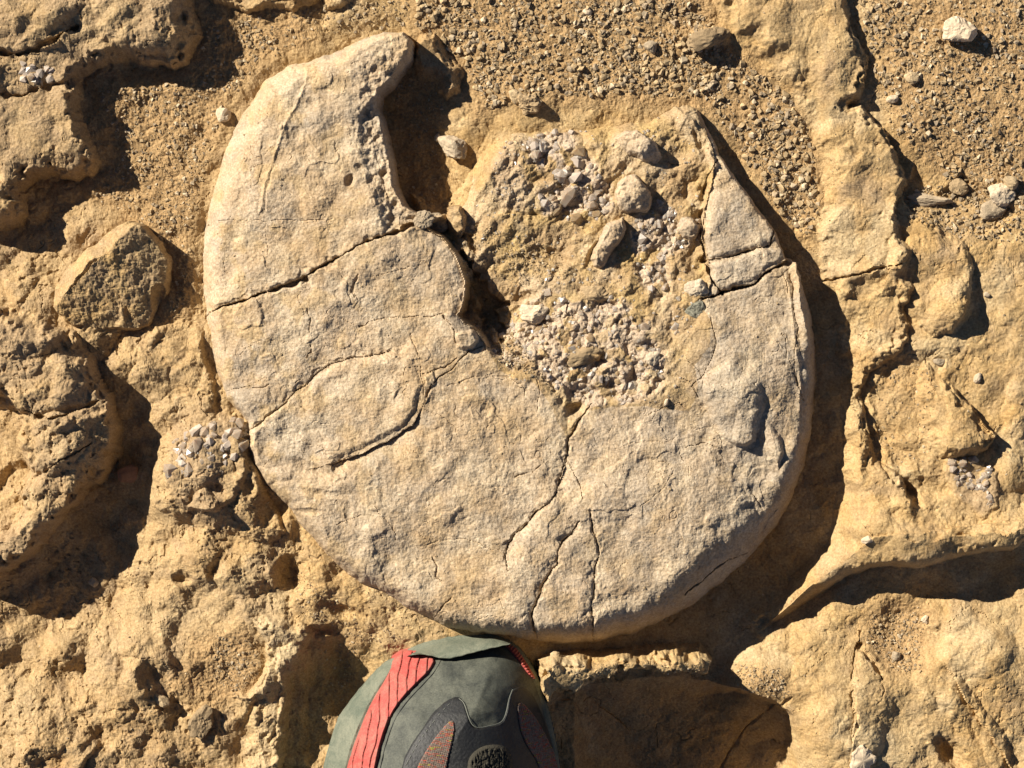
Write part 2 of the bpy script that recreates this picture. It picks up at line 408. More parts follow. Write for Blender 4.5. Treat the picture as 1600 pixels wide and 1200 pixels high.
# ground left of the fossil
G.plateau([(245,510,12),(300,500,16),(320,520,10),(335,600,10),(345,640,10),(300,690,40),(240,640,30),(200,600,30),(215,540,20)], 14, 18, 1.8)
# shelf holding the crystal nest
G.plateau([(232,740,12),(236,700,25),(265,668,25),(330,640,40),(370,640,30),(395,700,10),(420,770,10),(450,830,10),(420,850,40),(330,830,40),(270,810,16),(240,790,12)], 16, 16, 2)
G.plateau([(258,735,8),(263,700,10),(290,672,12),(345,652,14),(392,655,10),(392,735,10),(372,778,10),(338,800,7),(295,800,7),(268,770,8)], 14, 10, 1.6, paint={'R': .3})
G.plateau([(296,790,6),(310,770,10),(328,762,10),(348,780,6),(345,797,4),(320,803,4)], 9, 7, paint={'R': .4})
G.bump(350,770,30,22,-12); G.bump(425,800,22,40,-16,-30); G.bump(392,760,14,22,-10)
# lower left rugged ground
for (x, y, rx, ry, h, an) in [(300,870,40,60,12,20),(285,905,18,14,-14,0),(455,895,28,30,-26,0),(440,830,26,26,10,0),(380,905,40,30,10,0),(335,890,14,18,-9,30),
    (235,1050,40,60,14,20),(110,1010,60,40,16,-20),(245,1060,24,34,-22,-35),(175,1010,50,30,10,0),(100,1060,50,30,-10,-30),(60,1150,60,40,22,-20),(150,1160,26,22,-14,0),
    (300,1010,40,30,-8,0),(340,1060,50,40,-8,0),(420,900,30,20,8,0),(500,905,40,14,6,40),(540,955,30,12,-14,20),(505,985,34,12,-12,0)]:
    G.bump(x, y, rx, ry, h, an)
G.plateau([(35,1200,14),(25,1170,20),(40,1150,20),(90,1145,20),(140,1150,8),(155,1165,7),(140,1185,8),(110,1230,10),(40,1230,10)], 14, 14)
# bottom ridge
G.plateau([(395,960,10),(410,1000,7),(418,1035,6),(405,1060,8),(378,1085,8),(362,1090,8),(395,1100,14),(385,1150,25),(360,1230,25),(440,1230,12),(448,1130,12),(460,1060,14),(480,1010,16),(500,985,20),(450,960,20)], 24, 12, 1.6, paint={'B': .35})
G.plateau([(428,1040,5),(436,1070,8),(430,1130,8),(420,1200,10),(480,1210,14),(478,1100,14),(486,1020,14),(460,1000,14),(434,1010,8)], 12, 9, 1.5)
G.bump(300,1120,24,20,12); G.bump(316,1128,14,14,10)
# right ground
G.plateau(P([(1388,370,30),(1450,362,60),(1510,372,20),(1526,420,10),(1524,460,9),(1505,490,9),(1490,520,9),(1456,526,10),(1430,500,20),(1408,470,40),(1400,420,40)], 45), 15, 18, 1.8, paint={'R': .35})
G.bump(1478,478,36,44,14,10)
G.plateau(P([(1440,560,30),(1470,586,20),(1500,615,10),(1530,650,7),(1557,682,7),(1545,702,10),(1520,715,14),(1470,715,20),(1440,690,40),(1430,620,40)], 30), 26, 18, 1.8)
G.bump(1480,690,36,26,8)
G.plateau([(1380,560,20),(1440,545,20),(1475,560,10),(1470,600,20),(1480,650,20),(1440,730,20),(1400,740,16),(1372,690,10),(1356,620,10)], -9, 14, 1.5, paint={'G': .5})
G.bump(1414,690,26,16,7); G.bump(1450,760,30,20,-8); G.bump(1420,765,12,30,-16,-25); G.bump(1345,700,10,34,8)
G.ridge([(1336,640),(1340,700),(1345,740)], 8, 10)
G.plateau([(1470,712,10),(1500,715,8),(1530,718,8),(1552,735,8),(1550,790,8),(1530,810,10),(1480,770,10)], 6, 10, paint={'R': .5})
for (x, y, rx, ry, h, an) in [(1560,760,40,60,12,20),(1590,640,30,90,10,10),(1420,850,60,40,8,0),(1500,840,60,30,8,0),(1570,830,40,30,8,0),(1350,800,30,60,6,0),(1590,480,40,60,6,0),(1480,560,30,20,-4,0),
    (1325,245,30,30,6,0),(1327,243,13,13,-7,0),(1110,60,36,20,14,-10),(1040,10,60,16,6,0),(1190,40,60,50,8,0),(1295,90,40,60,8,0),
    (1410,1000,70,60,-22,20),(1330,1120,70,110,14,10),(1290,1160,50,80,10,0),(1400,1110,50,70,-8,0),(1530,1010,60,50,10,0),(1220,1000,50,20,8,20),(1500,1100,30,60,16,-30),(1552,1160,22,60,14,-25),(1488,1180,18,40,-26,-40),(1590,1180,20,40,-8,0),
    (1440,950,50,30,-4,0),(1480,960,40,30,8,0),(1250,330,30,40,-6,0)]:
    G.bump(x, y, rx, ry, h, an)
G.crack([(1350,990),(1335,1040),(1332,1084),(1336,1130),(1330,1165)], 6, 5)
G.step([(1345,1000),(1333,1060),(1333,1120),(1330,1165)], 9, 34)
G.crack([(1345,1010),(1372,1045),(1380,1062)], 6, 9)
G.step([(1490,1060),(1531,1125),(1566,1176),(1590,1215)], 14, 30)
G.step([(1510,635),(1550,690)], 8, 20)
G.crack([(1283,440),(1310,436),(1325,434),(1345,428),(1400,415)], 3, 9)
G.crack([(1130,1230),(1180,1150),(1240,1090)], 4, 4)
# hollow floor beside the shoe
G.bump(527,1035,26,50,-14,5)
# rubble basin upper right
G.plateau([(1425,258,8),(1462,300,8),(1500,270,8),(1560,300,8),(1590,340,10),(1530,372,10),(1470,372,10),(1415,335,8),(1405,310,8)], -9, 10, 1.4, paint={'G': .5})

# tint masks: R grey patina, G loose sand, B pale lime
Rr, Gg, Bb = G.a('R'), G.a('G'), G.a('B')
sand_areas = [[(640,-60),(1100,-60),(1130,60),(1180,100),(1236,150),(1265,200),(1283,260),(1285,330),(1270,380),(1200,320),(1120,200),(1000,170),(800,170),(740,200),(700,100),(640,60)],
 [(320,20),(520,10),(480,80),(400,110),(350,190),(310,310),(300,400),(300,500),(230,520),(280,440),(220,350),(120,300),(170,260),(140,130),(290,120)],
 [(1345,-60),(1700,-60),(1700,330),(1560,330),(1440,260),(1380,180),(1372,100)],
 [(1380,930),(1470,950),(1450,1050),(1390,1060),(1350,1000)],
 [(1150,1040),(1220,1045),(1240,1090),(1170,1090)],
 [(300,990),(400,980),(410,1060),(340,1120),(270,1080)],
 [(600,60),(700,150),(700,330),(640,330)], [(500,1000),(560,1000),(560,1120),(500,1120)]]
sand = np.zeros_like(U)
for pz in sand_areas: sand = np.maximum(sand, G.mask(pz, 40))
Gg[:] = np.clip(np.maximum(Gg*.6, sand), 0, 1)
patch = fbm(U, V, 90, 4, 50)
Rr[:] = np.clip(Rr*(.6+1.1*patch) + .38*sstep(620, 250, U)*(1-.4*Gg) + .35*sstep(.1, .5, patch)*(1-Gg) + .25*sstep(.1, .4, fbm(U, V, 26, 3, 61))*(1-Gg), 0, .9)
Bb[:] = np.clip(Bb + .45*sstep(.12, .5, fbm(U, V, 120, 4, 70))*(1-Gg)*sstep(200, 700, U), 0, .8)
Bb[:] = np.maximum(Bb, .5*G.mask(P([(1290,320),(1330,330),(1345,380),(1330,430),(1290,420),(1280,370)], 30), 20))

# roughness of the surface
rock = 1-.6*Gg
left = sstep(760, 300, U)*(1-.5*sstep(500, 300, V))
smoothness = sstep(-.35, .35, fbm(U, V, 130, 3, 19))              # smooth and crusty areas alternate
crust = (.15+.85*smoothness)*(.40+.60*left)
G.h += rock*(8.5*fbm(U, V, 85, 2, 11)*(.6+.8*left) + 2.6*fbm(U, V, 26, 3, 12)*(.5+.8*left))
wx = U+9*fbm(U, V, 50, 2, 44); wy = V+9*fbm(U, V, 50, 2, 46)
G.h += rock*(.36*facets(wx, wy, 46, 5, .55, .85)-7)*(.45+.5*left)
G.h += rock*crust*(.21*facets(wx, wy, 19, 8, .6, .9)-1.6)
G.h += rock*crust*(.15*facets(G.WU, G.WV, 9, 6, .6, .9))
flow = np.abs(fbm(wx*.8+wy*.5, (wy*.8-wx*.5)*.45, 24, 3, 40))    # low parallel folds on the right
G.h -= (1-left)*(1-Gg)*1.6*np.clip(.35-flow, 0, 1)*sstep(-.1, .3, fbm(U, V, 110, 2, 47))*2
pit = sstep(.3, .55, fbm(U, V, 12, 2, 90))
G.h -= pit*2.2*rock*crust*1.4
G.h += .95*fbm(G.WU, G.WV, 5.6, 3, 14, .65)*(.8+.5*left+.1*Gg)
G.h += Gg*(3.0*fbm(U, V, 19, 4, 15, .6)+.12*facets(G.WU, G.WV, 7.5, 16, .6, .9))
scar = sstep(.012, 0, np.abs(fbm(G.WU, G.WV, 80, 2, 95)))*sstep(.05, .35, fbm(U, V, 100, 2, 96))
G.h -= 3.0*scar*(1-Gg)
far2 = np.maximum(np.abs(U-800)-900, np.abs(V-600)-700) > 900
G.h[far2] *= .2

# ================================================================ THE FOSSIL
Z_F = 62
OUT = [(515,75,40),(560,55,30),(600,42,25),(634,48,14),(650,64,12),(648,94,12),(630,118,12),(616,138,12),(600,150,12),(597,170,12),(604,190,12),(610,215,12),(618,250,12),(625,290,12),(640,318,12),(660,330,14),(690,332,16),
 (712,300,40),(728,255,40),(748,222,40),(780,195,40),(830,178,50),(900,182,50),(960,175,50),(1010,172,40),(1045,150,40),(1080,146,34),(1100,165,20),(1114,200,13),(1130,240,12),(1165,290,13),(1195,330,14),(1217,362,14),(1230,400,10),(1240,402,8),(1248,412,8),(1262,450,20),(1278,500,26),(1283,560,30),(1282,620,32),(1276,680,34),(1264,730,36),
 (1247,780,52),(1226,818,58),(1200,850,64),(1170,884,70),(1130,918,74),(1090,950,72),(1040,978,66),(990,1000,60),(930,1012,54),(880,1015,50),(840,1010,46),(790,1003,42),(740,998,36),(690,988,36),(640,963,36),(600,938,36),(560,918,36),(520,888,36),(490,858,36),(465,828,34),(440,793,30),(410,763,26),(390,730,22),(381,700,20),(376,660,26),
 (345,628,30),(330,583,30),(317,533,34),(311,492,36),(305,440,40),(303,400,44),(309,350,50),(317,300,56),(334,240,60),(354,190,64),(379,150,60),(404,117,54),(440,94,50),(480,84,44)]
OUTc = P(OUT, Z_F*.55)
CORE = P([(690,338),(655,352),(690,372),(712,400),(728,440),(722,478),(712,492),(745,520),(760,545),(778,575),(800,590),(835,600),(858,628),(872,660),(888,690),(902,662),(918,640),(950,636),(1000,632),(1040,640),(1075,640),(1090,610),(1085,570),(1105,540),(1112,505),(1096,480),(1104,462),(1110,440),(1108,409),(1098,371),(1101,330),(1112,290),(1118,240),(1100,190),(1085,150),(1000,140),(800,150),(720,180),(690,280)], Z_F)
ax_u = np.arange(270, 1330, 1.35); ax_v = np.arange(20, 1050, 1.35)
F = Field(ax_u, ax_v, 9, .45)
x, y = F.U, F.V
dome = tps([(330,400,46),(420,250,70),(520,130,74),(620,80,84),(600,300,82),(450,420,70),(600,200,82),(340,560,50),(560,480,72),(700,430,74),(420,640,62),(560,620,70),(640,560,74),(740,560,70),(450,780,60),(600,780,72),(760,760,76),
   (700,920,66),(860,880,74),(860,680,74),(1000,720,72),(1000,900,70),(1150,820,64),(1180,600,70),(1080,560,72),(1240,500,64),(1240,680,54),(1080,760,74),(1180,400,64),(1150,300,56),(1120,220,48),(1000,1000,62),(560,900,60),(1100,660,66)], x, y)
core = tps([(720,330,14),(740,240,34),(800,200,36),(900,190,34),(1000,180,34),(1080,180,42),(1110,230,46),(760,300,46),(735,380,42),(745,430,26),(770,495,4),(800,515,34),(705,390,34),(820,340,44),(830,420,40),(870,400,30),(900,280,48),(980,260,50),(960,380,42),(1050,300,46),(1080,400,48),(1050,450,52),(1010,380,40),
   (880,440,50),(930,500,62),(850,520,52),(1000,560,60),(930,600,54),(870,620,60),(835,592,60),(800,560,56),(1060,520,62),(1060,590,66),(900,630,54),(1090,640,66),(880,660,56),(980,620,60)], x, y)
Fr, Fg, Fb = F.a('R'), F.a('G'), F.a('B')
dc, _ = sdist(F.WU, F.WV, CORE)
soft = P([(1120,480),(1120,600),(1090,640),(1040,640),(1060,500)], Z_F)
wide = 9+40*F.mask(soft, 60)+26*F.mask(P([(765,555),(800,560),(850,590),(890,640),(900,700),(860,690),(800,620),(760,590)], Z_F), 40)+14*F.mask(P([(905,620),(1060,610),(1060,660),(900,670)], Z_F), 30)
tc_ = np.clip(1-dc/np.where(wide > 12, wide, 9), 0, 1)
whorl = np.where(dc < 0, 1, 0)*1.0
k = np.where(dc < 0, 1.0, 0.0)
k = np.maximum(k, sstep(0, 1, tc_)*(dc < 40))
is_core = dc > 0
ribs = ridged(x*.8+y*.6+6*fbm(x, y, 40, 2, 106), (y*.8-x*.6)*.45, 46, 3, 105)
corr = core + 5 + 6*fbm(x, y, 60, 3, 101)+7*ribs-3 + (.34*facets(F.WU, F.WV, 26, 103, .8, .9)-2)*sstep(-.3, .4, fbm(x, y, 50, 2, 107)) + .22*facets(F.WU, F.WV, 11, 104, .9, 1.0)*sstep(-.2, .4, fbm(x, y, 40, 2, 108))
surf = dome + 9.5*fbm(x, y, 150, 3, 111) + 2.6*fbm(x, y, 40, 3, 112)
surf += 7*np.clip(-ridged(x, y, 400, 1, 3), 0, 1)*0
F.h[:] = corr*(1-k)+surf*k
Fg[:] = (1-k)*np.clip(.3+.9*fbm(x, y, 60, 3, 120), 0, .85)
Fr[:] = k*0 + (1-k)*.25
# rounding of the whorl lip around the core
F.h -= 5*k*np.clip(1-np.abs(dc)/16, 0, 1)**2*(dc < 0)*(wide < 14)

# trench between the old lip and the core
F.crack(P([(722,395,8),(740,425,12),(758,462,22),(772,495,26),(782,518,14)], 30), 20, 20, 1)
F.crack(P([(700,352),(730,372),(745,392)], 40), 8, 12)

def FC(pts, w_=2.6, d_=12, warp=1.0): F.crack(P(pts, Z_F), w_, d_, warp)
# main fractures
C1 = [(300,497,1.6),(350,480,1.8),(385,467,2.6),(420,455,3.6),(445,445,4.8),(462,440,5.5),(475,437,6.5),(480,428,4),(505,415,3.6),(540,396,4.2),(570,380,5),(595,371,5.5),(620,362,6),(650,352,7),(690,352,8)]
C2 = [(376,680,3),(400,663,2.2),(420,650,2.2),(447,627,1.8),(462,610,1.5),(480,600,1.2),(500,580,1.6),(517,570,1.4),(545,562,1),(575,555,1),(610,548,.9)]
C3 = [(922,630,4),(912,648,3.4),(900,668,3),(889,686,2.2),(888,703,2.4),(882,722,2),(876,750,1.6),(872,768,1.6),(860,783,1.4),(838,800,2),(822,820,2.2),(808,834,1.8),(795,850,1.6),(790,868,1.2),(793,890,1)]
C3b = [(905,812,1),(893,832,1.6),(876,844,2.2),(870,860,1.6),(868,880,2),(857,900,2),(845,925,2.2),(836,940,2.6),(832,962,3),(834,984,3.2),(840,1006,4),(842,1025,4)]
C3c = [(920,800,1),(924,820,2),(931,842,2),(936,864,2.4),(930,890,1.2),(930,912,1.4),(924,945,2.4),(928,975,2.2),(927,1000,3),(930,1022,3)]
C4 = [(1092,470,3),(1112,464,3),(1129,458,3),(1155,450,2.6),(1180,442,3.5),(1201,424,5),(1215,415,6.5),(1235,410,9),(1260,408,8)]
C5 = [(1104,410,3),(1125,404,2),(1146,398,2),(1170,392,2.4),(1187,386,2.4),(1203,383,2.4),(1206,372,2),(1208,355,1.6)]
C6 = [(1071,932,2.4),(1095,910,2.6),(1119,889,2.6),(1145,877,1.8),(1172,868,1.2)]
for c_, d_, k_ in ((C1, 17, .75), (C2, 4.5, .65), (C3, 8, .68), (C3b, 8, .65), (C3c, 7, .62), (C4, 22, .9), (C5, 12, .8), (C6, 8, .8)): FC([(p[0], p[1], p[2]*k_) for p in c_], 2.0, d_, 1.3)
for c_ in (C1, C2, C3, C3b, C3c): F.crack(P([(p[0], p[1]) for p in c_], Z_F), 9, 2.2, 1.6)
FC([(1098,330),(1096,371),(1104,405),(1111,436),(1130,460)], 5, 16)
FC([(1101,300),(1108,270),(1122,250)], 3, 8)
# finer ones
for pts, w_, d_ in [
 ([(510,726),(530,722),(555,713),(580,703),(605,690),(628,678),(645,664),(655,650),(662,636),(668,618)],1.2,3.5),
 ([(668,618),(675,600),(690,588),(705,578),(720,560),(735,548),(752,543)],2.0,9),
 ([(660,583),(672,580),(700,572),(712,560)],1.6,6), ([(643,520),(650,545),(656,570),(660,600),(664,618)],1.4,4),
 ([(560,511),(575,504),(590,500),(610,498),(640,497),(670,494),(690,490)],1.1,3.4), ([(690,492),(700,503),(710,518),(714,535)],2,8),
 ([(590,432),(605,428),(630,422),(660,412)],1.0,3), ([(480,483),(486,500),(484,520)],1.4,4), ([(485,540),(487,552),(480,560)],2.4,6),
 ([(845,726),(830,735),(815,741),(803,746)],1.4,5), ([(889,722),(897,740),(905,760),(910,779)],1.3,5), ([(704,932),(695,945),(685,958),(676,970)],1.8,5),
 ([(587,791),(600,806),(614,822),(618,843)],1.2,3.5), ([(525,821),(545,812),(565,806)],1,3), ([(677,867),(683,885),(680,902),(690,912)],2.2,4),
 ([(668,850),(700,842),(740,845),(770,860)],1.0,2.2), ([(380,540),(420,530),(450,536)],.8,1.5),
 ([(345,612),(370,608),(392,603)],1.1,4), ([(395,605),(408,606),(418,600)],1.1,4),
 ([(320,345),(360,343),(400,346),(440,344),(480,346),(530,342)],.9,2.0), ([(415,345),(417,370),(420,400)],.7,1.6),
 ([(560,430),(552,450),(556,462)],4,5), ([(665,640),(700,655),(712,668)],1,2),
 ([(1071,637),(1062,628),(1050,632),(1030,640),(1010,650)],1.3,4), ([(1112,500),(1118,530),(1108,560),(1096,590),(1080,606)],1.5,4.5), ([(1075,560),(1090,575),(1100,600)],1.1,3),
 ([(1060,590),(1080,600),(1090,620)],1.4,4), ([(1220,520),(1224,530),(1230,545),(1226,570)],1.6,5), ([(1232,560),(1245,600),(1262,640)],1.2,4),
 ([(1070,700),(1100,690),(1130,700)],1.3,3.5), ([(1060,700),(1068,720)],1.6,4), ([(1172,760),(1186,785),(1195,800)],1.6,5),
 ([(1236,430),(1240,470),(1246,520),(1240,560),(1244,600)],1.6,5), ([(1226,425),(1230,460)],1.4,4),
 ([(840,595),(845,615),(840,640)],1.1,3), ([(760,590),(790,588),(815,600),(822,620)],1.1,3), ([(700,605),(740,590),(770,583)],1,2.5),
 ([(960,700),(1000,690),(1040,690),(1060,680)],.8,1.8), ([(1000,790),(1030,770),(1050,740)],.9,2),
 ([(900,1000),(905,960),(900,940)],.6,1)]:
    FC(pts, w_*.8, d_*.62, 1.4)
# faulted slabs: one lip stands a little over the other
F.step(P([(510,726),(555,713),(605,690),(645,664),(662,636)], Z_F), 7, 34, 1, 1)
F.step(P([(889,700),(880,740),(872,768)], Z_F), 4, 22, 1, -1)
F.step(P([(840,1000),(832,962),(845,925),(868,880)], Z_F), 4, 18, 1, -1)
F.plateau(P([(470,618,14),(500,584,14),(540,562,18),(600,552,20),(645,560,14),(658,600,9),(652,640,8),(630,668,8),(590,690,8),(545,710,9),(512,718,10),(508,690,10),(480,650,12)], Z_F), 5, 12, 1.8)
F.plateau(P([(664,586,3),(678,578,4),(682,598,3),(672,608,3),(664,602,3)], Z_F), 4, 4, 1.6)
# small broken pieces on the lip
F.plateau(P([(690,490,5),(705,488,5),(722,498,5),(738,512,4),(750,530,5),(740,545,5),(722,545,5),(706,520,6)], Z_F), 7, 5, 1.4)
F.plateau(P([(712,520,6),(738,515,4),(748,535,4),(730,548,4),(712,545,6)], Z_F), 6, 5, 1.2)
# hollow and lobes on the right
F.plateau(P([(1100,585,20),(1140,560,30),(1185,590,30),(1195,640,20),(1180,688,7),(1165,697,6),(1148,697,6),(1132,686,8),(1116,664,12),(1098,630,16)], Z_F), 8, 16, 1.8, paint={'R': .55})
F.plateau(P([(1150,640,20),(1185,640,20),(1180,690,6),(1160,697,5),(1142,692,8)], Z_F), 6, 12, 1.8)
F.bump(1165,722,56,30,-8,10); F.bump(1125,700,18,24,-6,-40)
F.plateau(P([(1195,650,30),(1222,680,8),(1225,710,7),(1218,735,8),(1200,720,16),(1195,680,16)], Z_F), 9, 14, 1.6)
F.bump(1190,760,24,40,-7,-25); F.bump(1180,620,70,60,4)
F.ridge(P([(1100,690),(1130,720),(1160,760),(1185,800),(1195,830)], Z_F), -5, 26)
# broken flake along the lower right rim
F.plateau(P([(1066,938,4),(1095,914,4),(1120,893,4),(1172,872,6),(1180,880,12),(1150,905,12),(1110,930,12),(1075,950,10)], Z_F), -6, 6, 1.4, paint={'B': .5})
F.plateau(P([(1190,800,10),(1215,790,10),(1235,770,16),(1250,740,20),(1215,830,20),(1196,848,20),(1188,830,10)], Z_F), -9, 12, 1.2)
F.ridge(P([(1198,800),(1192,830),(1186,850)], Z_F), 7, 9)
# ridge along the right rim, near the edge
F.ridge(P([(1242,412),(1248,440),(1252,480),(1262,540)], Z_F), 10, 12)
F.ridge(P([(1228,432),(1236,470),(1240,520),(1248,580),(1250,640)], Z_F), 3, 7)
# band slab between the two right hand fractures
F.plateau(P([(1110,412,8),(1150,402,6),(1186,388,6),(1220,385,7),(1232,400,6),(1205,415,5),(1180,436,5),(1130,455,6),(1112,440,6)], Z_F), 4, 7, 1.5, paint={'R': .5})
F.plateau(P([(1112,280,20),(1150,290,30),(1195,335,16),(1215,370,8),(1204,380,6),(1148,396,6),(1108,405,6),(1100,372,10),(1104,330,14)], Z_F), 4, 12, 1.6, paint={'R': .35})
for _ in range(60):
    ty = random.uniform(0, 1); bx = np.interp(ty, [0, .2, .4, .7, 1], [640, 620, 604, 614, 660])+random.uniform(-18, 14); by = 80+ty*265
    F.bump(*P([(bx, by)], Z_F)[0][:2], random.uniform(4, 11), random.uniform(4, 11), random.uniform(-4.5, 4), random.uniform(0, 90), 2)
# battered inner edge of the upper lobe
F.plateau(P([(560,180,24),(585,150,20),(612,120,10),(600,180,12),(612,230,12),(620,290,14),(640,330,14),(670,345,12),(600,366,14),(590,330,30),(570,270,30),(560,230,30)], Z_F), -12, 20, 1.6, paint={'R': .4})
for _ in range(46):
    yy = random.uniform(110, 345); xx = 560+55*random.random()+max(0, yy-290)*.9
    F.bump(*P([(xx, yy)], Z_F)[0][:2], random.uniform(5, 14), random.uniform(5, 12), random.uniform(-6, 3), random.uniform(0, 90))
for (bx, by, r_, h_) in [(548,283,9,-9),(460,215,14,-3),(500,190,26,3),(480,170,20,-4),(600,120,20,-6),(585,145,16,-6),(565,385,12,-3),(530,460,8,-4),(440,200,4,4),(760,640,10,-3)]:
    F.bump(*P([(bx, by)], Z_F)[0][:2], r_, r_*1.2, h_)
# low worm-like ridge lines of the upper lobe
F.ridge(P([(482,95),(478,130),(462,170),(440,210),(428,250),(415,290),(408,330)], Z_F), 2.2, 5)
F.ridge(P([(455,180),(470,195),(488,225),(500,240)], Z_F), 1.8, 5)
# rubbly strips left of the lower flank
for (bx, by, rx, ry, h_, an) in [(470,730,50,14,-5,15),(500,770,50,8,-4,8),(530,725,12,16,-7,30),(440,740,20,12,5,0),(480,800,30,6,-4,0),(545,800,8,18,-3,0),(415,690,16,24,-6,-20)]:
    F.bump(*P([(bx, by)], Z_F)[0][:2], rx, ry, h_, an)
# core: scoops and walls
for (bx, by, rx, ry, h_, an) in [(905,315,16,60,-10,55),(880,290,12,50,-9,50),(935,395,14,34,-12,35),(860,400,40,14,-8,20),(790,520,16,18,-8,0),(820,465,26,10,-9,-10),(1045,420,12,40,6,-10),(1040,425,6,34,-8,-8),
    (820,200,22,10,-9,0),(850,250,10,18,-8,0),(1085,400,22,30,-10,0),(1060,240,40,20,-6,-30),(1095,220,10,30,-8,-20),(955,175,30,10,-5,0),(1100,300,10,24,-7,0),(1030,390,30,16,-12,-40),(770,270,16,40,5,30),(700,340,12,16,9,0),(722,345,8,14,10,0),
    (1000,215,40,26,5,0),(930,560,30,20,-12,0),(880,570,24,16,-8,30),(900,640,20,12,-10,0),(960,600,18,10,-8,0)]:
    F.bump(*P([(bx, by)], 45)[0][:2], rx, ry, h_, an)
F.ridge(P([(705,300),(720,270),(735,240),(760,212),(800,190)], 40), 7, 8)
F.ridge(P([(1050,160),(1080,190),(1100,220),(1118,260)], 45), 8, 7)
# fine stuff
soft_left = sstep(0, 1, k)
F.h += (1-k)*(1.3*fbm(F.WU, F.WV, 6, 3, 130, .6))
pits = sstep(.25, .5, fbm(x, y, 9, 2, 140))
F.h += k*(.85*fbm(x, y, 5.4, 3, 141, .6) - .7*pits*sstep(0, .4, fbm(x, y, 60, 2, 143)) + .8*fbm(x, y, 22, 2, 142))
sheet = fbm(F.WU, F.WV, 105, 3, 148)                               # thin flaked sheets with low edges
gate = sstep(.0, .35, fbm(x, y, 75, 2, 149))
for lv, hh in ((-.05, 1.6), (.3, 1.8)): F.h += k*hh*(.15+.85*gate)*sstep(lv, lv+.03+.22*(1-gate), sheet)
F.h += k*(1-gate)*(.09*facets(F.WU, F.WV, 34, 147, .5, .8)-.8)
rough_e = F.mask(P([(560,100),(620,60),(650,330),(690,350),(600,370),(570,300),(550,200)], Z_F), 50)
F.h += rough_e*(2.2*fbm(x, y, 10, 3, 145)+.25*facets(x, y, 10, 146, .6, .9))
scar = sstep(.012, 0, np.abs(fbm(F.WU, F.WV, 60, 2, 150)))*sstep(.05, .3, fbm(x, y, 90, 2, 151))
F.h -= 1.6*scar*k
# tints
pt = fbm(x, y, 80, 4, 160); pt2 = fbm(x, y, 30, 4, 161)
Fr[:] = np.clip(Fr + k*(.5*sstep(.08, .55, pt)+.2*sstep(.1, .5, pt2)+.40*sstep(900, 1250, x)*sstep(300, 500, y)), 0, .8)
Fg[:] = np.clip(Fg + k*(.7*sstep(.05, .4, fbm(x, y, 50, 4, 170))*(.5+.7*sstep(700, 350, x))), 0, .85)
Fb[:] = np.clip(Fb + .5*sstep(.0, .45, fbm(x, y, 70, 4, 180)), 0, .7)
K1 = [(815,222),(845,208),(895,205),(905,235),(930,255),(955,290),(958,330),(935,345),(900,348),(850,335),(838,300),(865,290),(880,265),(850,265),(825,255)]
K2 = [(985,360),(1000,330),(1030,312),(1060,330),(1095,345),(1092,378),(1060,392),(1042,402),(1046,440),(1030,470),(1000,440),(990,400)]
K3 = [(800,500),(820,470),(860,455),(930,450),(985,478),(1012,510),(1038,560),(1034,606),(985,628),(925,640),(885,615),(845,592),(800,575),(770,552),(775,525)]
K1b = [(770,250),(800,220),(830,300),(820,330),(780,330)]
druse = np.zeros_like(x)
for kp in (K1, K2, K3): druse = np.maximum(druse, F.mask(P(kp, 50), 16))
druse = np.clip(druse*(1.1-1.1*sstep(.0, .35, fbm(x, y, 30, 3, 190))), 0, 1)
druse = np.maximum(druse, .5*F.mask(P(K1b, 50), 16))
dx_ = x+5*fbm(x, y, 14, 2, 191); dy_ = y+5*fbm(x, y, 14, 2, 192)
F.h += druse*(.42*facets(dx_, dy_, 17, 193, 1.1, 1.1)-2+.25*facets(dx_, dy_, 8, 194, 1.2, 1.2))
Fr[:] = Fr*(1-druse); Fg[:] *= 1-druse; Fb[:] *= 1-druse
F.attr['D'] = druse.astype(np.float32)
# fall of the flank at the outline
do, wv = sdist(F.WU, F.WV, OUTc)
t = np.clip(do/np.maximum(wv, 6), 0, 1); prof = np.sqrt(1-(1-t)**2)*.75+.25*(1-(1-t)**2)
FLOOR = -58
east = sstep(330, 420, x)*1.0
# on the west flank the shell dips under drifted sand, elsewhere it stands over the gully
F.h[:] = np.where(do > 0, FLOOR+(F.h-FLOOR)*prof, FLOOR-20)
core_top = (do > 0) & (dc > 0)
rimw = F.mask(P([(1283,380),(1330,400),(1340,700),(1240,920),(1000,1060),(900,1060),(950,990),(1150,880),(1240,700),(1250,500)], 30), 30)
Fb[:] = np.clip(Fb + 0*rimw, 0, 1)

# blend: ground hugging the fossil on the sunny side, and removed beneath it
gu, gv = G.U, G.V
dG, _ = sdist(gu, gv, OUTc)
west = sstep(560, 380, gu)*sstep(1000, 700, gv)
G.h += west*np.clip(1-np.abs(dG+6)/26, 0, 1)*5

# ---- fossil parts: cut along the fractures
nf_v, nf_u = F.U.shape
cu = (F.WU[:-1, :-1]*0+F.U[:-1, :-1]+.7); cv = F.V[:-1, :-1]+.7
wu = F.WU-F.U; wvv = F.WV-F.V
cu = cu+wu[:-1, :-1]; cv = cv+wvv[:-1, :-1]
strip = lambda c_: [(p[0], p[1]) for p in c_]
lab = np.zeros(cu.shape, np.int8)
far_l = (200, 500)
def paint(pts, v): 
    lab[inside(cu, cv, P(pts, Z_F))] = v
paint([(100,0),(760,0),(760,345)]+strip(C1)[::-1]+[(200,520)], 1)
paint([(200,520)]+strip(C1)+[(900,352),(900,470),(752,543),(735,548),(720,560),(705,578),(690,588),(675,600),(668,618),(660,583),(643,520)]+strip(C2)[::-1]+[(250,700)], 2)
paint(strip(C2)+[(643,520),(660,583),(668,618),(662,636),(655,650),(628,678),(580,703),(530,722),(510,726),(440,740),(380,730)], 3)
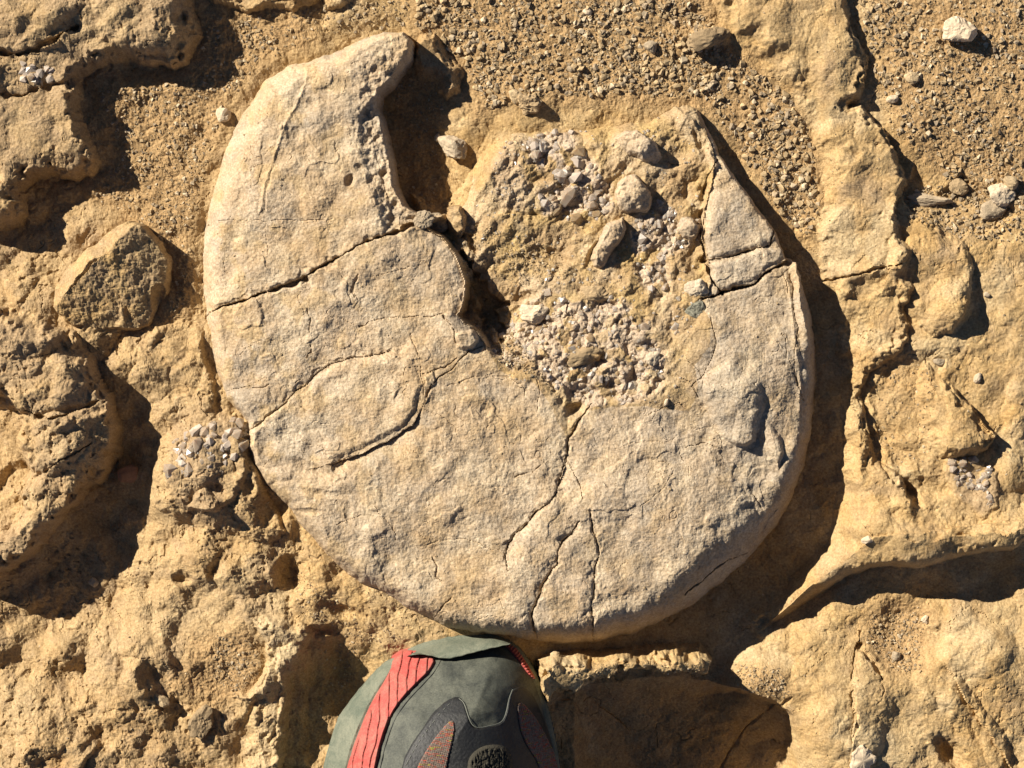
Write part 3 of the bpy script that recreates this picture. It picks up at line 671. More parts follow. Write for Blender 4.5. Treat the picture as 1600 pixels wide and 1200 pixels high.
paint([(250,780),(380,730),(440,740),(510,726),(530,722),(580,703),(628,678),(655,650),(662,636),(668,618),(675,600),(690,588),(705,578),(720,560),(735,548),(752,543),(900,500)]+strip(C3)+[(850,895),(868,880),(857,900),(845,925),(836,940),(832,962),(834,984),(842,1050),(250,1100)], 4)
paint([(793,890)]+strip(C3)[::-1][1:5]+[(905,812)]+strip(C3b)[1:]+[(842,1050),(700,1100),(760,900)], 4)
paint(strip(C3b)+[(842,1060),(932,1060)]+strip(C3c)[::-1], 5)
paint([(932,1060)]+strip(C3c)[::-1]+[(905,812),(872,846),(869,874),(793,890)]+strip(C3)[::-1]+[(1000,480),(1092,470)]+strip(C4)+[(1400,400),(1400,1100)], 6)
paint(strip(C5)[:6]+[(1206,372),(1208,340),(1400,300),(1400,405)]+strip(C4)[::-1], 7)
paint([(1104,410)]+strip(C5)+[(1208,340),(1400,300),(1400,100),(1060,60),(1100,300)], 8)
dcc = dc[:-1, :-1]
lab[(lab == 0)] = 6
lab[dcc > 0] = 9
keep = do[:-1, :-1] > -3
def islands(m):
    """connected pieces of a mask, by spreading the smallest index"""
    idx = np.where(m, np.arange(m.size).reshape(m.shape)+1, 0)
    while True:
        old = idx.copy()
        for ax in (0, 1):
            for rev in (False, True):
                q = np.flip(idx, ax) if rev else idx
                mm = np.flip(m, ax) if rev else m
                q = np.moveaxis(q, ax, 0); mm = np.moveaxis(mm, ax, 0)
                for i in range(1, q.shape[0]):
                    np.copyto(q[i], np.where(mm[i] & (q[i-1] > 0), np.maximum(q[i], q[i-1]), q[i]))
        if (idx == old).all(): return idx
for v in (4, 6, 8):
    I = islands((lab == v) & keep); ids, cnt = np.unique(I[I > 0], return_counts=True)
    for i_, n_ in zip(ids, cnt):
        if n_ < 400:
            jj, ii = np.nonzero(I == i_); r_ = 6
            box = lab[max(jj.min()-r_, 0):jj.max()+r_, max(ii.min()-r_, 0):ii.max()+r_]; kb = keep[max(jj.min()-r_, 0):jj.max()+r_, max(ii.min()-r_, 0):ii.max()+r_]
            vals, cc = np.unique(box[(box != v) & (box > 0) & kb], return_counts=True)
            if len(vals): lab[jj, ii] = vals[cc.argmax()]
fossil = link('ammonite_fossil', None); fossil.location = (0, 0, 0)
tag(fossil, 'large round pale fossil shell, cracked and crystal filled, set in sandy rock', 'fossil')
names = {1: ('whorl_fragment', 'broad upper left lobe of the shell above the long slanting crack'),
 2: ('whorl_fragment', 'left middle slab between the long crack and the lower slanting crack'),
 3: ('whorl_fragment', 'oval slab with a raised lower lip'),
 4: ('whorl_fragment', 'large lower left piece of the shell'),
 5: ('whorl_fragment', 'narrow wedge between two upright cracks at the bottom rim'),
 6: ('whorl_fragment', 'large right hand piece with a hollow and a standing rim'),
 7: ('whorl_fragment', 'small grey slanting slab between two cracks at the upper right rim'),
 8: ('whorl_fragment', 'brown wedge shaped slab at the upper right rim'),
 9: ('core_sediment', 'rough yellow sediment filling the broken centre')}
parts = {}
for v, (nm, lb) in names.items():
    fm = (lab == v) & keep
    if fm.sum() < 10: continue
    o = grid_obj(nm, F, fm, M_core if v == 9 else M_fossil, fossil, ('R', 'G', 'B', 'D'))
    o['label'] = lb; parts[v] = o
core_o = parts[9]
# ground sheet split in its outcrops
hole = ~((dG[:-1, :-1] > 30) & (dG[1:, 1:] > 30))
gcu, gcv = G.WU[:-1, :-1], G.WV[:-1, :-1]
gl = np.zeros(gcu.shape, np.int8)
for v, pz in ((1, LEDGE_TL), (2, LEDGE_ML), (3, P(LEDGE_TR, 30)), (4, P(LEDGE_R, 20))):
    gl[inside(gcu, gcv, pz) & (gl == 0)] = v
for v, nm in ((0, 'sandy_ground'), (1, 'bedrock_ledge'), (2, 'bedrock_ledge'), (3, 'bedrock_ledge'), (4, 'bedrock_ledge')):
    o = grid_obj(nm, G, (gl == v) & hole, M_ground, None, ('R', 'G', 'B')); tag(o, kind='structure')

def Hg(x_, y_):
    """height of whatever surface lies at a plan position"""
    g_ = G.sample(x_, y_)
    if ax_u[0] < x_ < ax_u[-1] and ax_v[0] < y_ < ax_v[-1]: g_ = max(g_, F.sample(x_, y_))
    return g_

# ================================================================ STONES
def ico(sub):
    import bmesh
    bm = bmesh.new(); bmesh.ops.create_icosphere(bm, subdivisions=sub, radius=1)
    co = np.array([v.co[:] for v in bm.verts], np.float32)
    fa = np.array([[v.index for v in f.verts] for f in bm.faces], np.int32); bm.free()
    return co, fa
ICO = {s_: ico(s_) for s_ in (1, 2, 3, 4, 5)}
def rock_shape(sub, seed, size, planes=14, rough=.06, sharp=.15):
    co, fa = ICO[sub]; r = np.random.default_rng(seed)
    N = r.normal(size=(planes, 3)); N /= np.linalg.norm(N, axis=1)[:, None]
    D = r.uniform(.72, 1.0, planes)
    dots = np.maximum(co @ N.T, 1e-3)
    rad = np.sum((dots/D)**(11 if sub >= 3 else 30), axis=1)**(-1/(11 if sub >= 3 else 30)); rad = np.minimum(rad, 1.25)
    if sub >= 3:
        rad *= 1+1.4*rough*(fbm(co[:, 0]*10+seed, co[:, 1]*10+co[:, 2]*7, 5, 3, seed % 90)+.6*perlin(co[:, 0]*9+seed, co[:, 1]*9+co[:, 2]*8, seed % 70))
    return co*rad[:, None]*np.array(size, np.float32)*S, fa
def stone(name, x_, y_, size, mat, seed, label=None, cat='stone', rot=0, sink=.35, sub=4, parent=None, tilt=0, planes=14, rough=.08, z=None, group=None):
    co, fa = rock_shape(sub, seed, size, planes, rough)
    me = mesh_np(name, co, fa, mat, False)
    o = link(name, me, parent)
    hz = Hg(x_, y_) if z is None else z
    o.location = W(x_, y_, hz+size[2]*(1-2*sink)*.8)
    o.rotation_euler = (R(tilt), R(tilt*.5), R(-rot))
    if parent is None: tag(o, label, cat, group)
    elif label: o['label'] = label
    return o
# pyramid stone at the left: traced crest and foot, closed solid
def relief_stone(name, outline, ctrl_, mat, label, seed, floor, amp=2.2, group=None, parent=None, step=1.6, wd=7):
    xs = [p[0] for p in outline]; ys = [p[1] for p in outline]
    f_ = Field(np.arange(min(xs)-5, max(xs)+5, step), np.arange(min(ys)-5, max(ys)+5, step), seed, .6)
    d, v = sdist(f_.WU, f_.WV, outline)
    if callable(ctrl_): top = ctrl_(f_.WU, f_.WV)+amp*fbm(f_.U, f_.V, 24, 4, seed, .6)+.8*fbm(f_.U, f_.V, 5, 2, seed+1)
    else: top = tps(ctrl_, f_.U, f_.V)+amp*fbm(f_.U, f_.V, 20, 3, seed)+.3*facets(f_.WU, f_.WV, 14, seed, .6, .9)+.8*fbm(f_.U, f_.V, 5, 2, seed+1)
    t_ = np.clip(d/wd, 0, 1)
    f_.h[:] = np.where(d > 0, floor+(top-floor)*(1-(1-t_)**2), floor-6)
    f_.a('R')[:] = np.clip((.4 if parent is None else 0)+.8*fbm(f_.U, f_.V, 30, 3, seed+2), 0, .8); f_.a('G'); f_.a('B')
    o = grid_obj(name, f_, (d[:-1, :-1] > -2), mat, parent, ('R', 'G', 'B'))
    if parent is None: tag(o, label, 'rock', group)
    return o, f_
def pyramid(X, Y):
    crest = [(98,474,46), (122,444,62), (152,412,72), (180,398,76), (216,358,60)]
    d, v = seg_d(X, Y, crest, False)
    side = (X-98)*(358-474)-(Y-474)*(216-98)            # negative below and right of the crest
    east = np.minimum(v-.40*d, 74-.62*np.maximum(0, (X-175)*.55+(Y-440)*.83))
    h = np.where(side > 0, v-1.5*d, east)
    e2, v2 = seg_d(X, Y, [(208,362,56), (206,410,54), (190,450,46), (196,500,34)], False)
    h = np.maximum(h, v2-.75*e2)                        # second rib between the two dark faces
    h = np.maximum(h, 34-.5*np.hypot(X-228, Y-430))
    sc_ = np.hypot((X-252)/13, (Y-468)/24)
    return h-26*np.clip(1-sc_*sc_, 0, 1)
o, RS = relief_stone('rock', [(84,482),(86,450),(106,418),(138,388),(174,360),(208,343),(230,352),(256,378),(273,408),(268,440),(262,470),(248,490),(238,513),(200,520),(150,518),(112,512)],
  pyramid,
  M_ground, 'brownish pyramid shaped rock standing free in the sand left of the fossil', 300, -12, amp=4.0)
RS.h += 0
stone('stone', *P([(708,228)], 30)[0], (22,19,15), M_pale, 21, 'pale pitted cube-like stone at the edge of the shaded hollow above the fossil centre', rot=25, sink=.12, planes=9)
stone('stone', *P([(684,214)], 20)[0], (7,6,6), M_pale, 22, 'tiny pale chip touching the pale cube-like stone', rot=10, sink=.2, sub=3)
stone('stone', *P([(1497,46)], 40)[0], (25,21,20), M_pale, 23, 'cream coloured lump of stone casting a shadow on gravel in the upper right corner', rot=-20, sink=.15)
stone('stone', *P([(349,181)], 20)[0], (13,11,9), M_pale, 24, 'small cream chip lying on sand beside the upper left flank of the fossil', rot=10, sink=.25, sub=3)
stone('stone', *P([(1017,72)], 36)[0], (13,11,10), M_grey, 25, 'small round grey stone in the gravel above the fossil', rot=0, sink=.3, sub=3, planes=26)
stone('stone', *P([(918,18)], 34)[0], (8,7,4), M_pale, 26, 'flat round whitish pebble near the top edge of the gravel', rot=0, sink=.2, sub=3, planes=40)
stone('stone', *P([(1105,62)], 36)[0], (34,17,14), M_brown, 27, 'dark brownish flat stone half sunk at the end of the gravel patch', rot=-12, sink=.4)
stone('stone', *P([(196,742)], -20)[0], (17,14,7), M_red, 28, 'flat reddish stone lying in the deep shade of the left hollow', rot=0, sink=.2, sub=3, planes=10)
stone('stone', *P([(1403,1027)], 0)[0], (9,9,7), M_grey, 29, 'tiny dark round pebble in the sandy dip at the lower right', sink=.25, sub=3, planes=40)
stone('stone', *P([(1449,970)], 0)[0], (6,6,5), M_pale, 30, 'tiny pale pebble above the sandy dip at the lower right', sink=.25, sub=3)
stone('stone', *P([(1562,300)], 24)[0], (20,17,14), M_pale, 31, 'knobbly whitish stone in the rubble near the right edge', rot=30, sink=.3)
stone('stone', *P([(1580,287)], 24)[0], (13,9,12), M_peb, 32, 'small orange stone behind the knobbly whitish stone near the right edge', rot=20, sink=.2, sub=3)
stone('stone', *P([(1555,330)], 24)[0], (19,15,10), M_grey, 33, 'flat grey stone below the knobbly whitish stone near the right edge', rot=0, sink=.35)
stone('stone', *P([(1448,312)], 24)[0], (36,10,11), M_grey, 34, 'long grey stone lying across the rubble hollow at the right', rot=5, sink=.3)
stone('stone', *P([(1498,290)], 24)[0], (20,13,11), M_brown, 35, 'brown angular stone right of the long grey stone in the rubble hollow', rot=40, sink=.3)
stone('stone', *P([(826,160)], 36)[0], (19,15,12), M_brown, 36, 'crumbly brown stone just above the fossil centre', rot=0, sink=.35, rough=.16)
stone('stone', *P([(806,150)], 36)[0], (12,10,9), M_peb, 37, 'small tan stone leaning on the crumbly brown stone', rot=0, sink=.35, sub=3)
stone('stone', *P([(142,913)], -20)[0], (9,8,7), M_pale, 38, 'tiny cream pebble on the rim of the shaded hollow at the lower left', sink=.2, sub=3)
stone('stone', *P([(250,1094)], -4)[0], (14,10,9), M_peb, 39, 'tan lump on the rugged ground at the lower left', rot=20, sink=.35, sub=3)
stone('stone', *P([(313,1128)], 0)[0], (20,22,14), M_brown, 40, 'rough tan knob left of the bottom ridge', rot=20, sink=.4, rough=.14)
stone('stone', *P([(878,840)], Z_F)[0], (1.5,1.5,1), M_pale, 41, 'specklike chip on the lower fossil', sub=1) if False else None
stone('stone', *P([(1352,841)], 20)[0], (9,7,5), M_pale, 42, 'small pale pebble on the yellow ledge right of the fossil', sink=.25, sub=3)
stone('stone', *P([(1541,461)], 30)[0], (5,4,4), M_pale, 43, 'tiny whitish pebble right of the bulging grey knob', sink=.2, sub=3)
stone('stone', *P([(1525,590)], 20)[0], (6,9,5), M_pale, 44, 'small upright chip on yellow rock at the right', rot=20, sink=.3, sub=3)
stone('stone', *P([(1467,567)], 20)[0], (11,6,5), M_grey, 45, 'thin dark chip on yellow rock below the bulging grey knob', rot=10, sink=.3, sub=3)
stone('stone', *P([(1395,155)], 30)[0], (10,8,8), M_pale, 46, 'small pale stone in the gravel strip beside the upper right ledge', sink=.3, sub=3)
stone('stone', *P([(1422,122)], 30)[0], (11,9,9), M_peb, 47, 'small tan stone near the top of the upper right gravel', sink=.3, sub=3)
stone('stone', *P([(1041,628)], Z_F)[0], (3.4,7,4), M_pale, 48, 'slim upright white chip on the fossil below the crystals', rot=15, sink=.1, sub=2)
stone('stone', *P([(867,1023)], 0)[0], (9,6,5), M_peb, 49, 'small chip in the shaded gap under the bottom rim of the fossil', sink=.3, sub=3) 
# shell flake at the bottom edge
def shell_flake():
    n_r, n_a = 8, 40; co, fa = [], []
    for layer, dz in ((0, 0), (1, -3.2)):
        for i in range(n_r+1):
            for j in range(n_a):
                an = 2*math.pi*j/n_a; rr = i/n_r
                rad = rr*(1+.12*math.sin(3*an+1)+.07*math.sin(7*an)+.05*math.sin(13*an+2))
                X = 19*rad*math.cos(an); Y = 22*rad*math.sin(an)
                Z = 7*(1-rr**2)*.9+2.0*math.sin(5*an)*rr*rr+dz+(1.2 if rr > .8 else 0)
                co.append((X*S, Y*S, Z*S))
    L = (n_r+1)*n_a
    for lyr in (0, 1):
        for i in range(n_r):
            for j in range(n_a):
                a_, b_, c_, d_ = [lyr*L+ii*n_a+jj for ii, jj in ((i, j), (i, (j+1) % n_a), (i+1, (j+1) % n_a), (i+1, j))]
                fa.append((d_, c_, b_, a_) if lyr == 0 else (a_, b_, c_, d_))
    for j in range(n_a):
        a_ = n_r*n_a+j; b_ = n_r*n_a+(j+1) % n_a
        fa.append((a_, b_, b_+L, a_+L))
    me = mesh_np('shell_fragment', co, fa, M_pale, False)
    o = link('shell_fragment', me); px, py = P([(1346,1186)], 0)[0]
    o.location = W(px, py, Hg(px, py)+6); o.rotation_euler = (R(8), R(12), R(-15))
    tag(o, 'pale curved shell flake at the bottom edge right of the shoe shadow', 'shell')
shell_flake()

# stones cemented in the core (parts of the fossil)
for (px, py, sx, sy, sz, rot, mt, sd, lb) in [
  (838,488,20,15,12,0,M_pale,66,'cream knob on the crystal mound'),
  (910,556,26,16,10,-10,M_brown,67,'brown flat lump between the crystals'),
  (925,460,26,14,10,10,M_brown,None,None),
  (662,344,14,11,14,0,M_grey,None,None),(684,346,15,13,12,0,M_grey,68,'dark knob at the end of the long crack'),(716,346,13,20,16,0,M_brown,69,'rounded brown knob below the shaded hollow'),
  (1088,450,16,14,12,0,M_emb,70,None),(1018,560,10,12,8,0,M_emb,71,None)]:
    x_, y_ = P([(px, py)], 52)[0]
    stone('embedded_stone', x_, y_, (sx, sy, sz), mt, sd or 72+px % 9, lb, rot=rot, sink=.5, parent=core_o, rough=.10, planes=11, z=F.sample(x_, y_)+1)

for ol, ct, mt, lb, sd in [
 ([(953,209),(976,202),(996,201),(1014,209),(1030,225),(1039,241),(1036,254),(1025,265),(1014,263),(1001,254),(994,247),(976,241),(962,225)],
  [(955,210,40),(972,212,58),(990,212,68),(1005,222,76),(1004,240,74),(1018,232,72),(1030,245,50),(1024,260,42),(980,236,58)], M_fossil, 'smooth rounded pale lump at the top of the crystals', 461),
 ([(962,283),(976,270),(994,270),(1007,283),(1023,306),(1019,324),(1012,337),(976,335),(960,324),(956,301)],
  [(960,290,56),(978,276,66),(995,278,70),(1000,300,76),(1020,308,56),(975,305,68),(985,330,58),(1012,330,48),(960,322,56)], M_fossil, 'grey angular lump in the middle of the core', 462),
 ([(947,346),(976,335),(983,355),(978,371),(962,396),(947,418),(935,426),(924,418),(922,405),(929,382)],
  [(950,348,60),(970,345,68),(968,365,72),(978,368,50),(950,385,74),(960,392,52),(935,410,66),(930,420,54),(945,418,46),(930,385,58)], M_fossil, 'long pale lump slanting down the core', 463),
 ([(1061,337),(1075,333),(1088,340),(1097,355),(1095,371),(1082,382),(1064,373),(1057,358)],
  [(1062,340,54),(1075,345,70),(1086,355,74),(1095,360,56),(1084,378,52),(1064,368,58)], M_fossil, 'rounded pale lump near the right slab', 464),
 ([(1059,487),(1066,475),(1078,468),(1091,465),(1104,466),(1109,480),(1108,496),(1088,504),(1073,502)],
  [(1062,486,64),(1080,475,70),(1100,472,70),(1105,492,68),(1085,500,66),(1085,485,72)], M_gneiss, 'dark speckled grey stone at the right side of the core', 465),
 ([(905,552),(925,546),(945,552),(940,568),(915,574),(900,566)],[(905,555,58),(925,552,66),(940,556,62),(925,568,56),(905,566,54)], M_core, 'brown flat lump between the crystals', 466),
 ([(700,322),(720,318),(730,335),(728,362),(712,372),(700,360),(696,340)],[(702,325,44),(715,328,56),(724,345,52),(715,365,44),(702,350,48)], M_core, 'rounded brown knob below the shaded hollow', 467)]:
    o, _f = relief_stone('embedded_stone', P(ol, 58), [(*P([c_[:2]], 58)[0], c_[2]+(-1 if mt is M_gneiss else 5)) for c_ in ct], mt, None, sd, 30, 3.0, None, core_o, 1.3, 9)
    o['label'] = lb
# ================================================================ CRYSTALS
def crystal_mesh(seed):
    r = np.random.default_rng(seed); n = 6
    w_ = r.uniform(.75, 1.1, n); L = r.uniform(.9, 1.5); tipx, tipy = r.uniform(-.25, .25, 2)
    co = []
    for z_, k_ in ((-.6, .85), (L*.55, 1.0)):
        for j in range(n):
            an = 2*math.pi*j/n; co.append((w_[j]*k_*math.cos(an), w_[j]*k_*math.sin(an)*.8, z_+(r.uniform(-.15, .15) if z_ > 0 else 0)))
    co.append((tipx, tipy, L)); co.append((0, 0, -.7))
    tr = []
    for j in range(n):
        a_, b_ = j, (j+1) % n
        tr += [(a_, b_, n+b_), (a_, n+b_, n+a_), (n+a_, n+b_, 2*n), (b_, a_, 2*n+1)]
    return np.array(co, np.float32), np.array(tr, np.int32)
CM = [crystal_mesh(900+i) for i in range(10)]
CME = [mesh_np('crystal', c*S, t_, M_cry) for c, t_ in CM]
CMH = [mesh_np('crystal', c*S, t_, M_honey) for c, t_ in CM]
CMM = [mesh_np('crystal', c*S, t_, M_milk) for c, t_ in CM]
CMG = [mesh_np('crystal', c*S, t_, M_crygrey) for c, t_ in CM[:5]]
def rnd_in(poly, n):
    xs = [p[0] for p in poly]; ys = [p[1] for p in poly]; out = np.zeros((0, 2))
    while len(out) < n:
        q = np.stack([rng.uniform(min(xs), max(xs), n), rng.uniform(min(ys), max(ys), n)], -1)
        out = np.concatenate([out, q[inside(q[:, 0], q[:, 1], poly)]])
    return [tuple(p) for p in out[:n]]
def joined(name, items, mat, parent):
    cos, fas, off = [], [], 0
    for (c, t_, M4) in items:
        cc = c @ np.array(M4.to_3x3()).T + np.array(M4.translation)
        cos.append(cc); fas.append(t_+off); off += len(c)
    me = mesh_np(name, np.concatenate(cos), np.concatenate(fas), mat)
    return link(name, me, parent)
cands = []
for poly, n, zz, s0, s1 in ((K1, 105, 48, 8, 18), (K2, 130, 46, 5, 11), (K3, 270, 56, 4.5, 11), (K1b, 26, 40, 3.5, 6), ([(1050,480),(1075,440),(1060,520),(1040,540)], 20, 50, 4, 7), ([(850,420),(930,420),(930,450),(860,450)], 24, 44, 3, 6)):
    for (px, py) in rnd_in(poly, n):
        if zz >= 46 and F.attr['D'][min(len(ax_v)-1, int(np.searchsorted(ax_v, P([(px, py)], zz)[0][1]))), min(len(ax_u)-1, int(np.searchsorted(ax_u, P([(px, py)], zz)[0][0])))] < .35 and random.random() < .75: continue
        cands.append((*P([(px, py)], zz)[0], random.uniform(s0, s1)*random.choice((.8, 1, 1, 1.2))))
cands.sort(key=lambda c: -c[2])
stuff = []
def cry_matrix(x_, y_, s_, hz, up=-.5):
    return Matrix.Translation(W(x_, y_, hz+s_*up)) @ Euler((random.uniform(-1.1, 1.1), random.uniform(-1.1, 1.1), random.uniform(0, 6.3))).to_matrix().to_4x4() @ Matrix.Diagonal((s_*random.uniform(.55, .9), s_*random.uniform(.55, .9), s_*random.uniform(.7, 1.0), 1))
for i, (x_, y_, s_) in enumerate(cands):
    M4 = cry_matrix(x_, y_, s_*random.choice((.6, .8, 1, 1.25)), F.sample(x_, y_))
    if i < 270:
        o = link('crystal', random.choice((CME[i % 10], CMH[i % 10], CMM[i % 10], CMM[i % 10], CMG[i % 5])), core_o); o.matrix_basis = M4
    else: stuff.append((CM[i % 10][0]*S, CM[i % 10][1], M4))
for (px, py) in rnd_in([(740,200),(1080,180),(1110,420),(1050,640),(800,600),(700,360)], 420):
    x_, y_ = P([(px, py)], 45)[0]
    i = random.randrange(10); stuff.append((CM[i][0]*S, CM[i][1], cry_matrix(x_, y_, random.uniform(2, 4.5), F.sample(x_, y_))))
o = joined('crystal_grains', stuff, M_cry, core_o); o['kind'] = 'stuff'
# crystal nests in the surrounding rock
def nest(label, poly, n, s0, s1, grey=.4, up=-.5):
    cx = sum(p[0] for p in poly)/len(poly); cy = sum(p[1] for p in poly)/len(poly)
    e = link('crystal_nest', None); e.location = W(cx, cy, G.sample(cx, cy)); tag(e, label, 'crystals')
    for (x_, y_) in rnd_in(poly, n):
        s_ = random.uniform(s0, s1); M4 = cry_matrix(x_, y_, s_, G.sample(x_, y_), up)
        o = link('crystal', random.choice(CMG if random.random() < grey else CME), e)
        o.matrix_basis = Matrix.Translation(-e.location) @ M4
nest('nest of clear grey crystals in the rock touching the left rim of the fossil', [(268,735),(268,700),(300,675),(345,662),(388,652),(385,690),(380,730),(350,745),(320,742),(285,748)], 70, 8, 19, .4, -.62)
nest('patch of smoky and white crystals on the yellow rock at the right', P([(1480,715),(1530,718),(1552,740),(1548,790),(1530,800),(1520,770),(1490,760)], 25), 54, 5, 13, .6)
nest('single cluster of glassy crystals on the ledge in the upper left corner', P([(38,105),(60,98),(85,105),(88,125),(60,132),(40,125)], 40), 18, 8, 17, .7)

# ================================================================ GRAVEL
areas = [ # polygon, count, smin, smax, height for the trace
 ([(650,0),(1090,0),(1130,70),(1180,110),(1235,150),(1262,200),(1280,260),(1280,330),(1262,370),(1210,320),(1150,220),(1100,150),(1000,150),(850,150),(760,170),(720,90),(650,40)], 9500, 1.2, 6.2, 28),
 ([(330,30),(640,0),(640,40),(500,60),(400,100),(350,180),(310,300),(295,400),(290,480),(250,500),(280,420),(215,345),(130,300),(190,250),(150,140),(300,130)], 4200, .9, 5.0, 8),
 ([(1340,0),(1600,0),(1600,320),(1530,330),(1440,240),(1390,200),(1365,110)], 4200, 1.2, 6.4, 24),
 ([(1405,300),(1460,290),(1600,300),(1600,380),(1500,372),(1420,340)], 500, 2, 6.5, 18),
 ([(1370,960),(1450,960),(1440,1050),(1400,1050),(1350,1000)], 420, 1.3, 4, 0),
 ([(1140,1040),(1220,1045),(1240,1095),(1160,1085)], 300, 1.3, 3.8, 0),
 ([(340,990),(400,1000),(410,1050),(370,1090),(330,1060)], 320, 1.4, 4, 0),
 ([(1370,570),(1460,560),(1450,720),(1400,730),(1365,660)], 160, 1.2, 4, 10),
 ([(700,340),(860,380),(900,430),(800,450),(740,400)], 420, 1.3, 4.4, 30),
 ([(740,500),(800,520),(880,630),(850,600),(770,560)], 360, 1.6, 5.0, 50),
 ([(610,100),(690,130),(690,320),(650,320),(625,200)], 380, 1.2, 4, 0),
 ([(500,1000),(560,1000),(560,1120),(500,1120)], 200, 1.2, 4, -50),
 ([(880,1030),(1090,1030),(1100,1060),(900,1060)], 300, 1.2, 3.6, -10),
 ([(450,880),(560,960),(640,1000),(560,1010),(470,960)], 260, 1.2, 3.4, 5),
 ([(0,0),(1600,0),(1600,1200),(0,1200)], 2200, 1.0, 2.8, 10)]
def shard(seed, n=9, size=(1, .8, .62)):
    import bmesh
    r = np.random.default_rng(seed); p = r.normal(size=(n, 3)); p /= np.linalg.norm(p, axis=1)[:, None]; p *= np.array(size)*r.uniform(.8, 1.1, (n, 1))
    bm = bmesh.new(); [bm.verts.new(q) for q in p]; g = bmesh.ops.convex_hull(bm, input=bm.verts)
    bmesh.ops.delete(bm, geom=[v for v in bm.verts if not v.link_faces], context='VERTS'); bmesh.ops.triangulate(bm, faces=bm.faces)
    bmesh.ops.recalc_face_normals(bm, faces=bm.faces)
    bm.verts.index_update(); co = np.array([v.co[:] for v in bm.verts], np.float32)*S; fa = np.array([[v.index for v in f.verts] for f in bm.faces], np.int32); bm.free()
    return co, fa
PEB = [shard(500+i) for i in range(12)]
M_gr = [plain_rock('gravel_tan', (.40, .29, .155), .42, .5, 800), plain_rock('gravel_grey', (.34, .26, .165), .42, .5, 800), plain_rock('gravel_pale', (.50, .40, .26), .42, .5, 800)]
buck = [[], [], []]; big = []
def Hg_many(X, Y):
    g_ = G.sample_many(X, Y); m = (X > ax_u[0]) & (X < ax_u[-1]) & (Y > ax_v[0]) & (Y < ax_v[-1])
    return np.where(m, np.maximum(g_, F.sample_many(X, Y)), g_)
for ai, (poly, n, s0, s1, zz) in enumerate(areas):
    pp = np.array(P(rnd_in(poly, n), zz)); X, Y = pp[:, 0], pp[:, 1]
    sz = s0+(s1-s0)*rng.random(n)**3.6; hz = Hg_many(X, Y); cl = fbm(X, Y, 70, 2, 200); rr1 = rng.random(n)
    mm = rng.choice(3, n, p=(.62, .22, .16)); ii = rng.integers(0, 12, n)
    drop = np.zeros(n, bool)
    if ai in (0, 1, 2): drop = (cl < -.05) & (rr1 < .6)
    if ai == len(areas)-1: drop = (X > 300) & (X < 1290) & (rr1 < .6)
    for j in np.nonzero(~drop)[0]:
        if sz[j] > 4.4 and len(big) < 250 and ai not in (8, 9): big.append((X[j], Y[j], sz[j]*1.15, hz[j], int(mm[j]), ai)); drop[j] = True
    j = np.nonzero(~drop)[0]
    for m_ in range(3):
        q = j[mm[j] == m_]; buck[m_].append(np.stack([X[q], Y[q], hz[q], sz[q], ii[q]], -1))
def scatter(name, rows, mat):
    co, fa, off = [], [], 0
    for v in range(12):
        q = rows[rows[:, 4] == v]; n = len(q)
        if not n: continue
        a_, b_, c_ = rng.uniform(0, 6.28, n), rng.uniform(-.6, .6, n), rng.uniform(-.6, .6, n)
        p = np.repeat(PEB[v][0][None]/S, n, 0)*q[:, 3][:, None, None]
        x1 = p[..., 0]*np.cos(b_)[:, None]+p[..., 2]*np.sin(b_)[:, None]; z1 = -p[..., 0]*np.sin(b_)[:, None]+p[..., 2]*np.cos(b_)[:, None]; y1 = p[..., 1]
        y2 = y1*np.cos(c_)[:, None]-z1*np.sin(c_)[:, None]; z2 = y1*np.sin(c_)[:, None]+z1*np.cos(c_)[:, None]
        x3 = x1*np.cos(a_)[:, None]-y2*np.sin(a_)[:, None]; y3 = x1*np.sin(a_)[:, None]+y2*np.cos(a_)[:, None]
        x3 = (x3+q[:, 0][:, None]-800)*S; y3 = (600-q[:, 1][:, None]+y3)*S; z3 = (z2+(q[:, 2]+.12*q[:, 3])[:, None])*S
        k_ = p.shape[1]
        co.append(np.stack([x3, y3, z3], -1).reshape(-1, 3))
        fa.append((PEB[v][1][None]+(np.arange(n)*k_)[:, None, None]).reshape(-1, 3)+off); off += n*k_
    return link(name, mesh_np(name, np.concatenate(co), np.concatenate(fa), mat))
for m_, nm in ((0, 'tan_gravel'), (1, 'grey_gravel'), (2, 'pale_gravel')):
    o = scatter(nm, np.concatenate(buck[m_]), M_gr[m_]); tag(o, kind='stuff')
PM = {}
for m_ in range(3):
    for i in range(6):
        c, t_ = shard(700+i+10*m_, 16, (1.1, .9, .7)); PM[(m_, i)] = mesh_np('pebble', c, t_, M_gr[m_])
cn = ['tan', 'grey', 'pale']
def region(ai, x_, y_):
    if ai == 0: return 'gravel above the fossil'
    if ai == 1: return 'sand left of and above the fossil'
    if ai in (2, 3): return 'gravel in the upper right corner'
    return 'sandy dips around the fossil'
for (x_, y_, s_, hz, m_, ai) in big:
    o = link('pebble', PM[(m_, random.randrange(6))]); o.location = W(x_, y_, hz+s_*.2); o.scale = (s_,)*3
    o.rotation_euler = (random.uniform(-.6, .6), random.uniform(-.6, .6), random.uniform(0, 6.3))
    rg = region(ai, x_, y_)
    tag(o, 'small %s pebble lying loose in the %s' % (cn[m_], rg), 'pebble', '%s pebbles in the %s' % (cn[m_], rg))

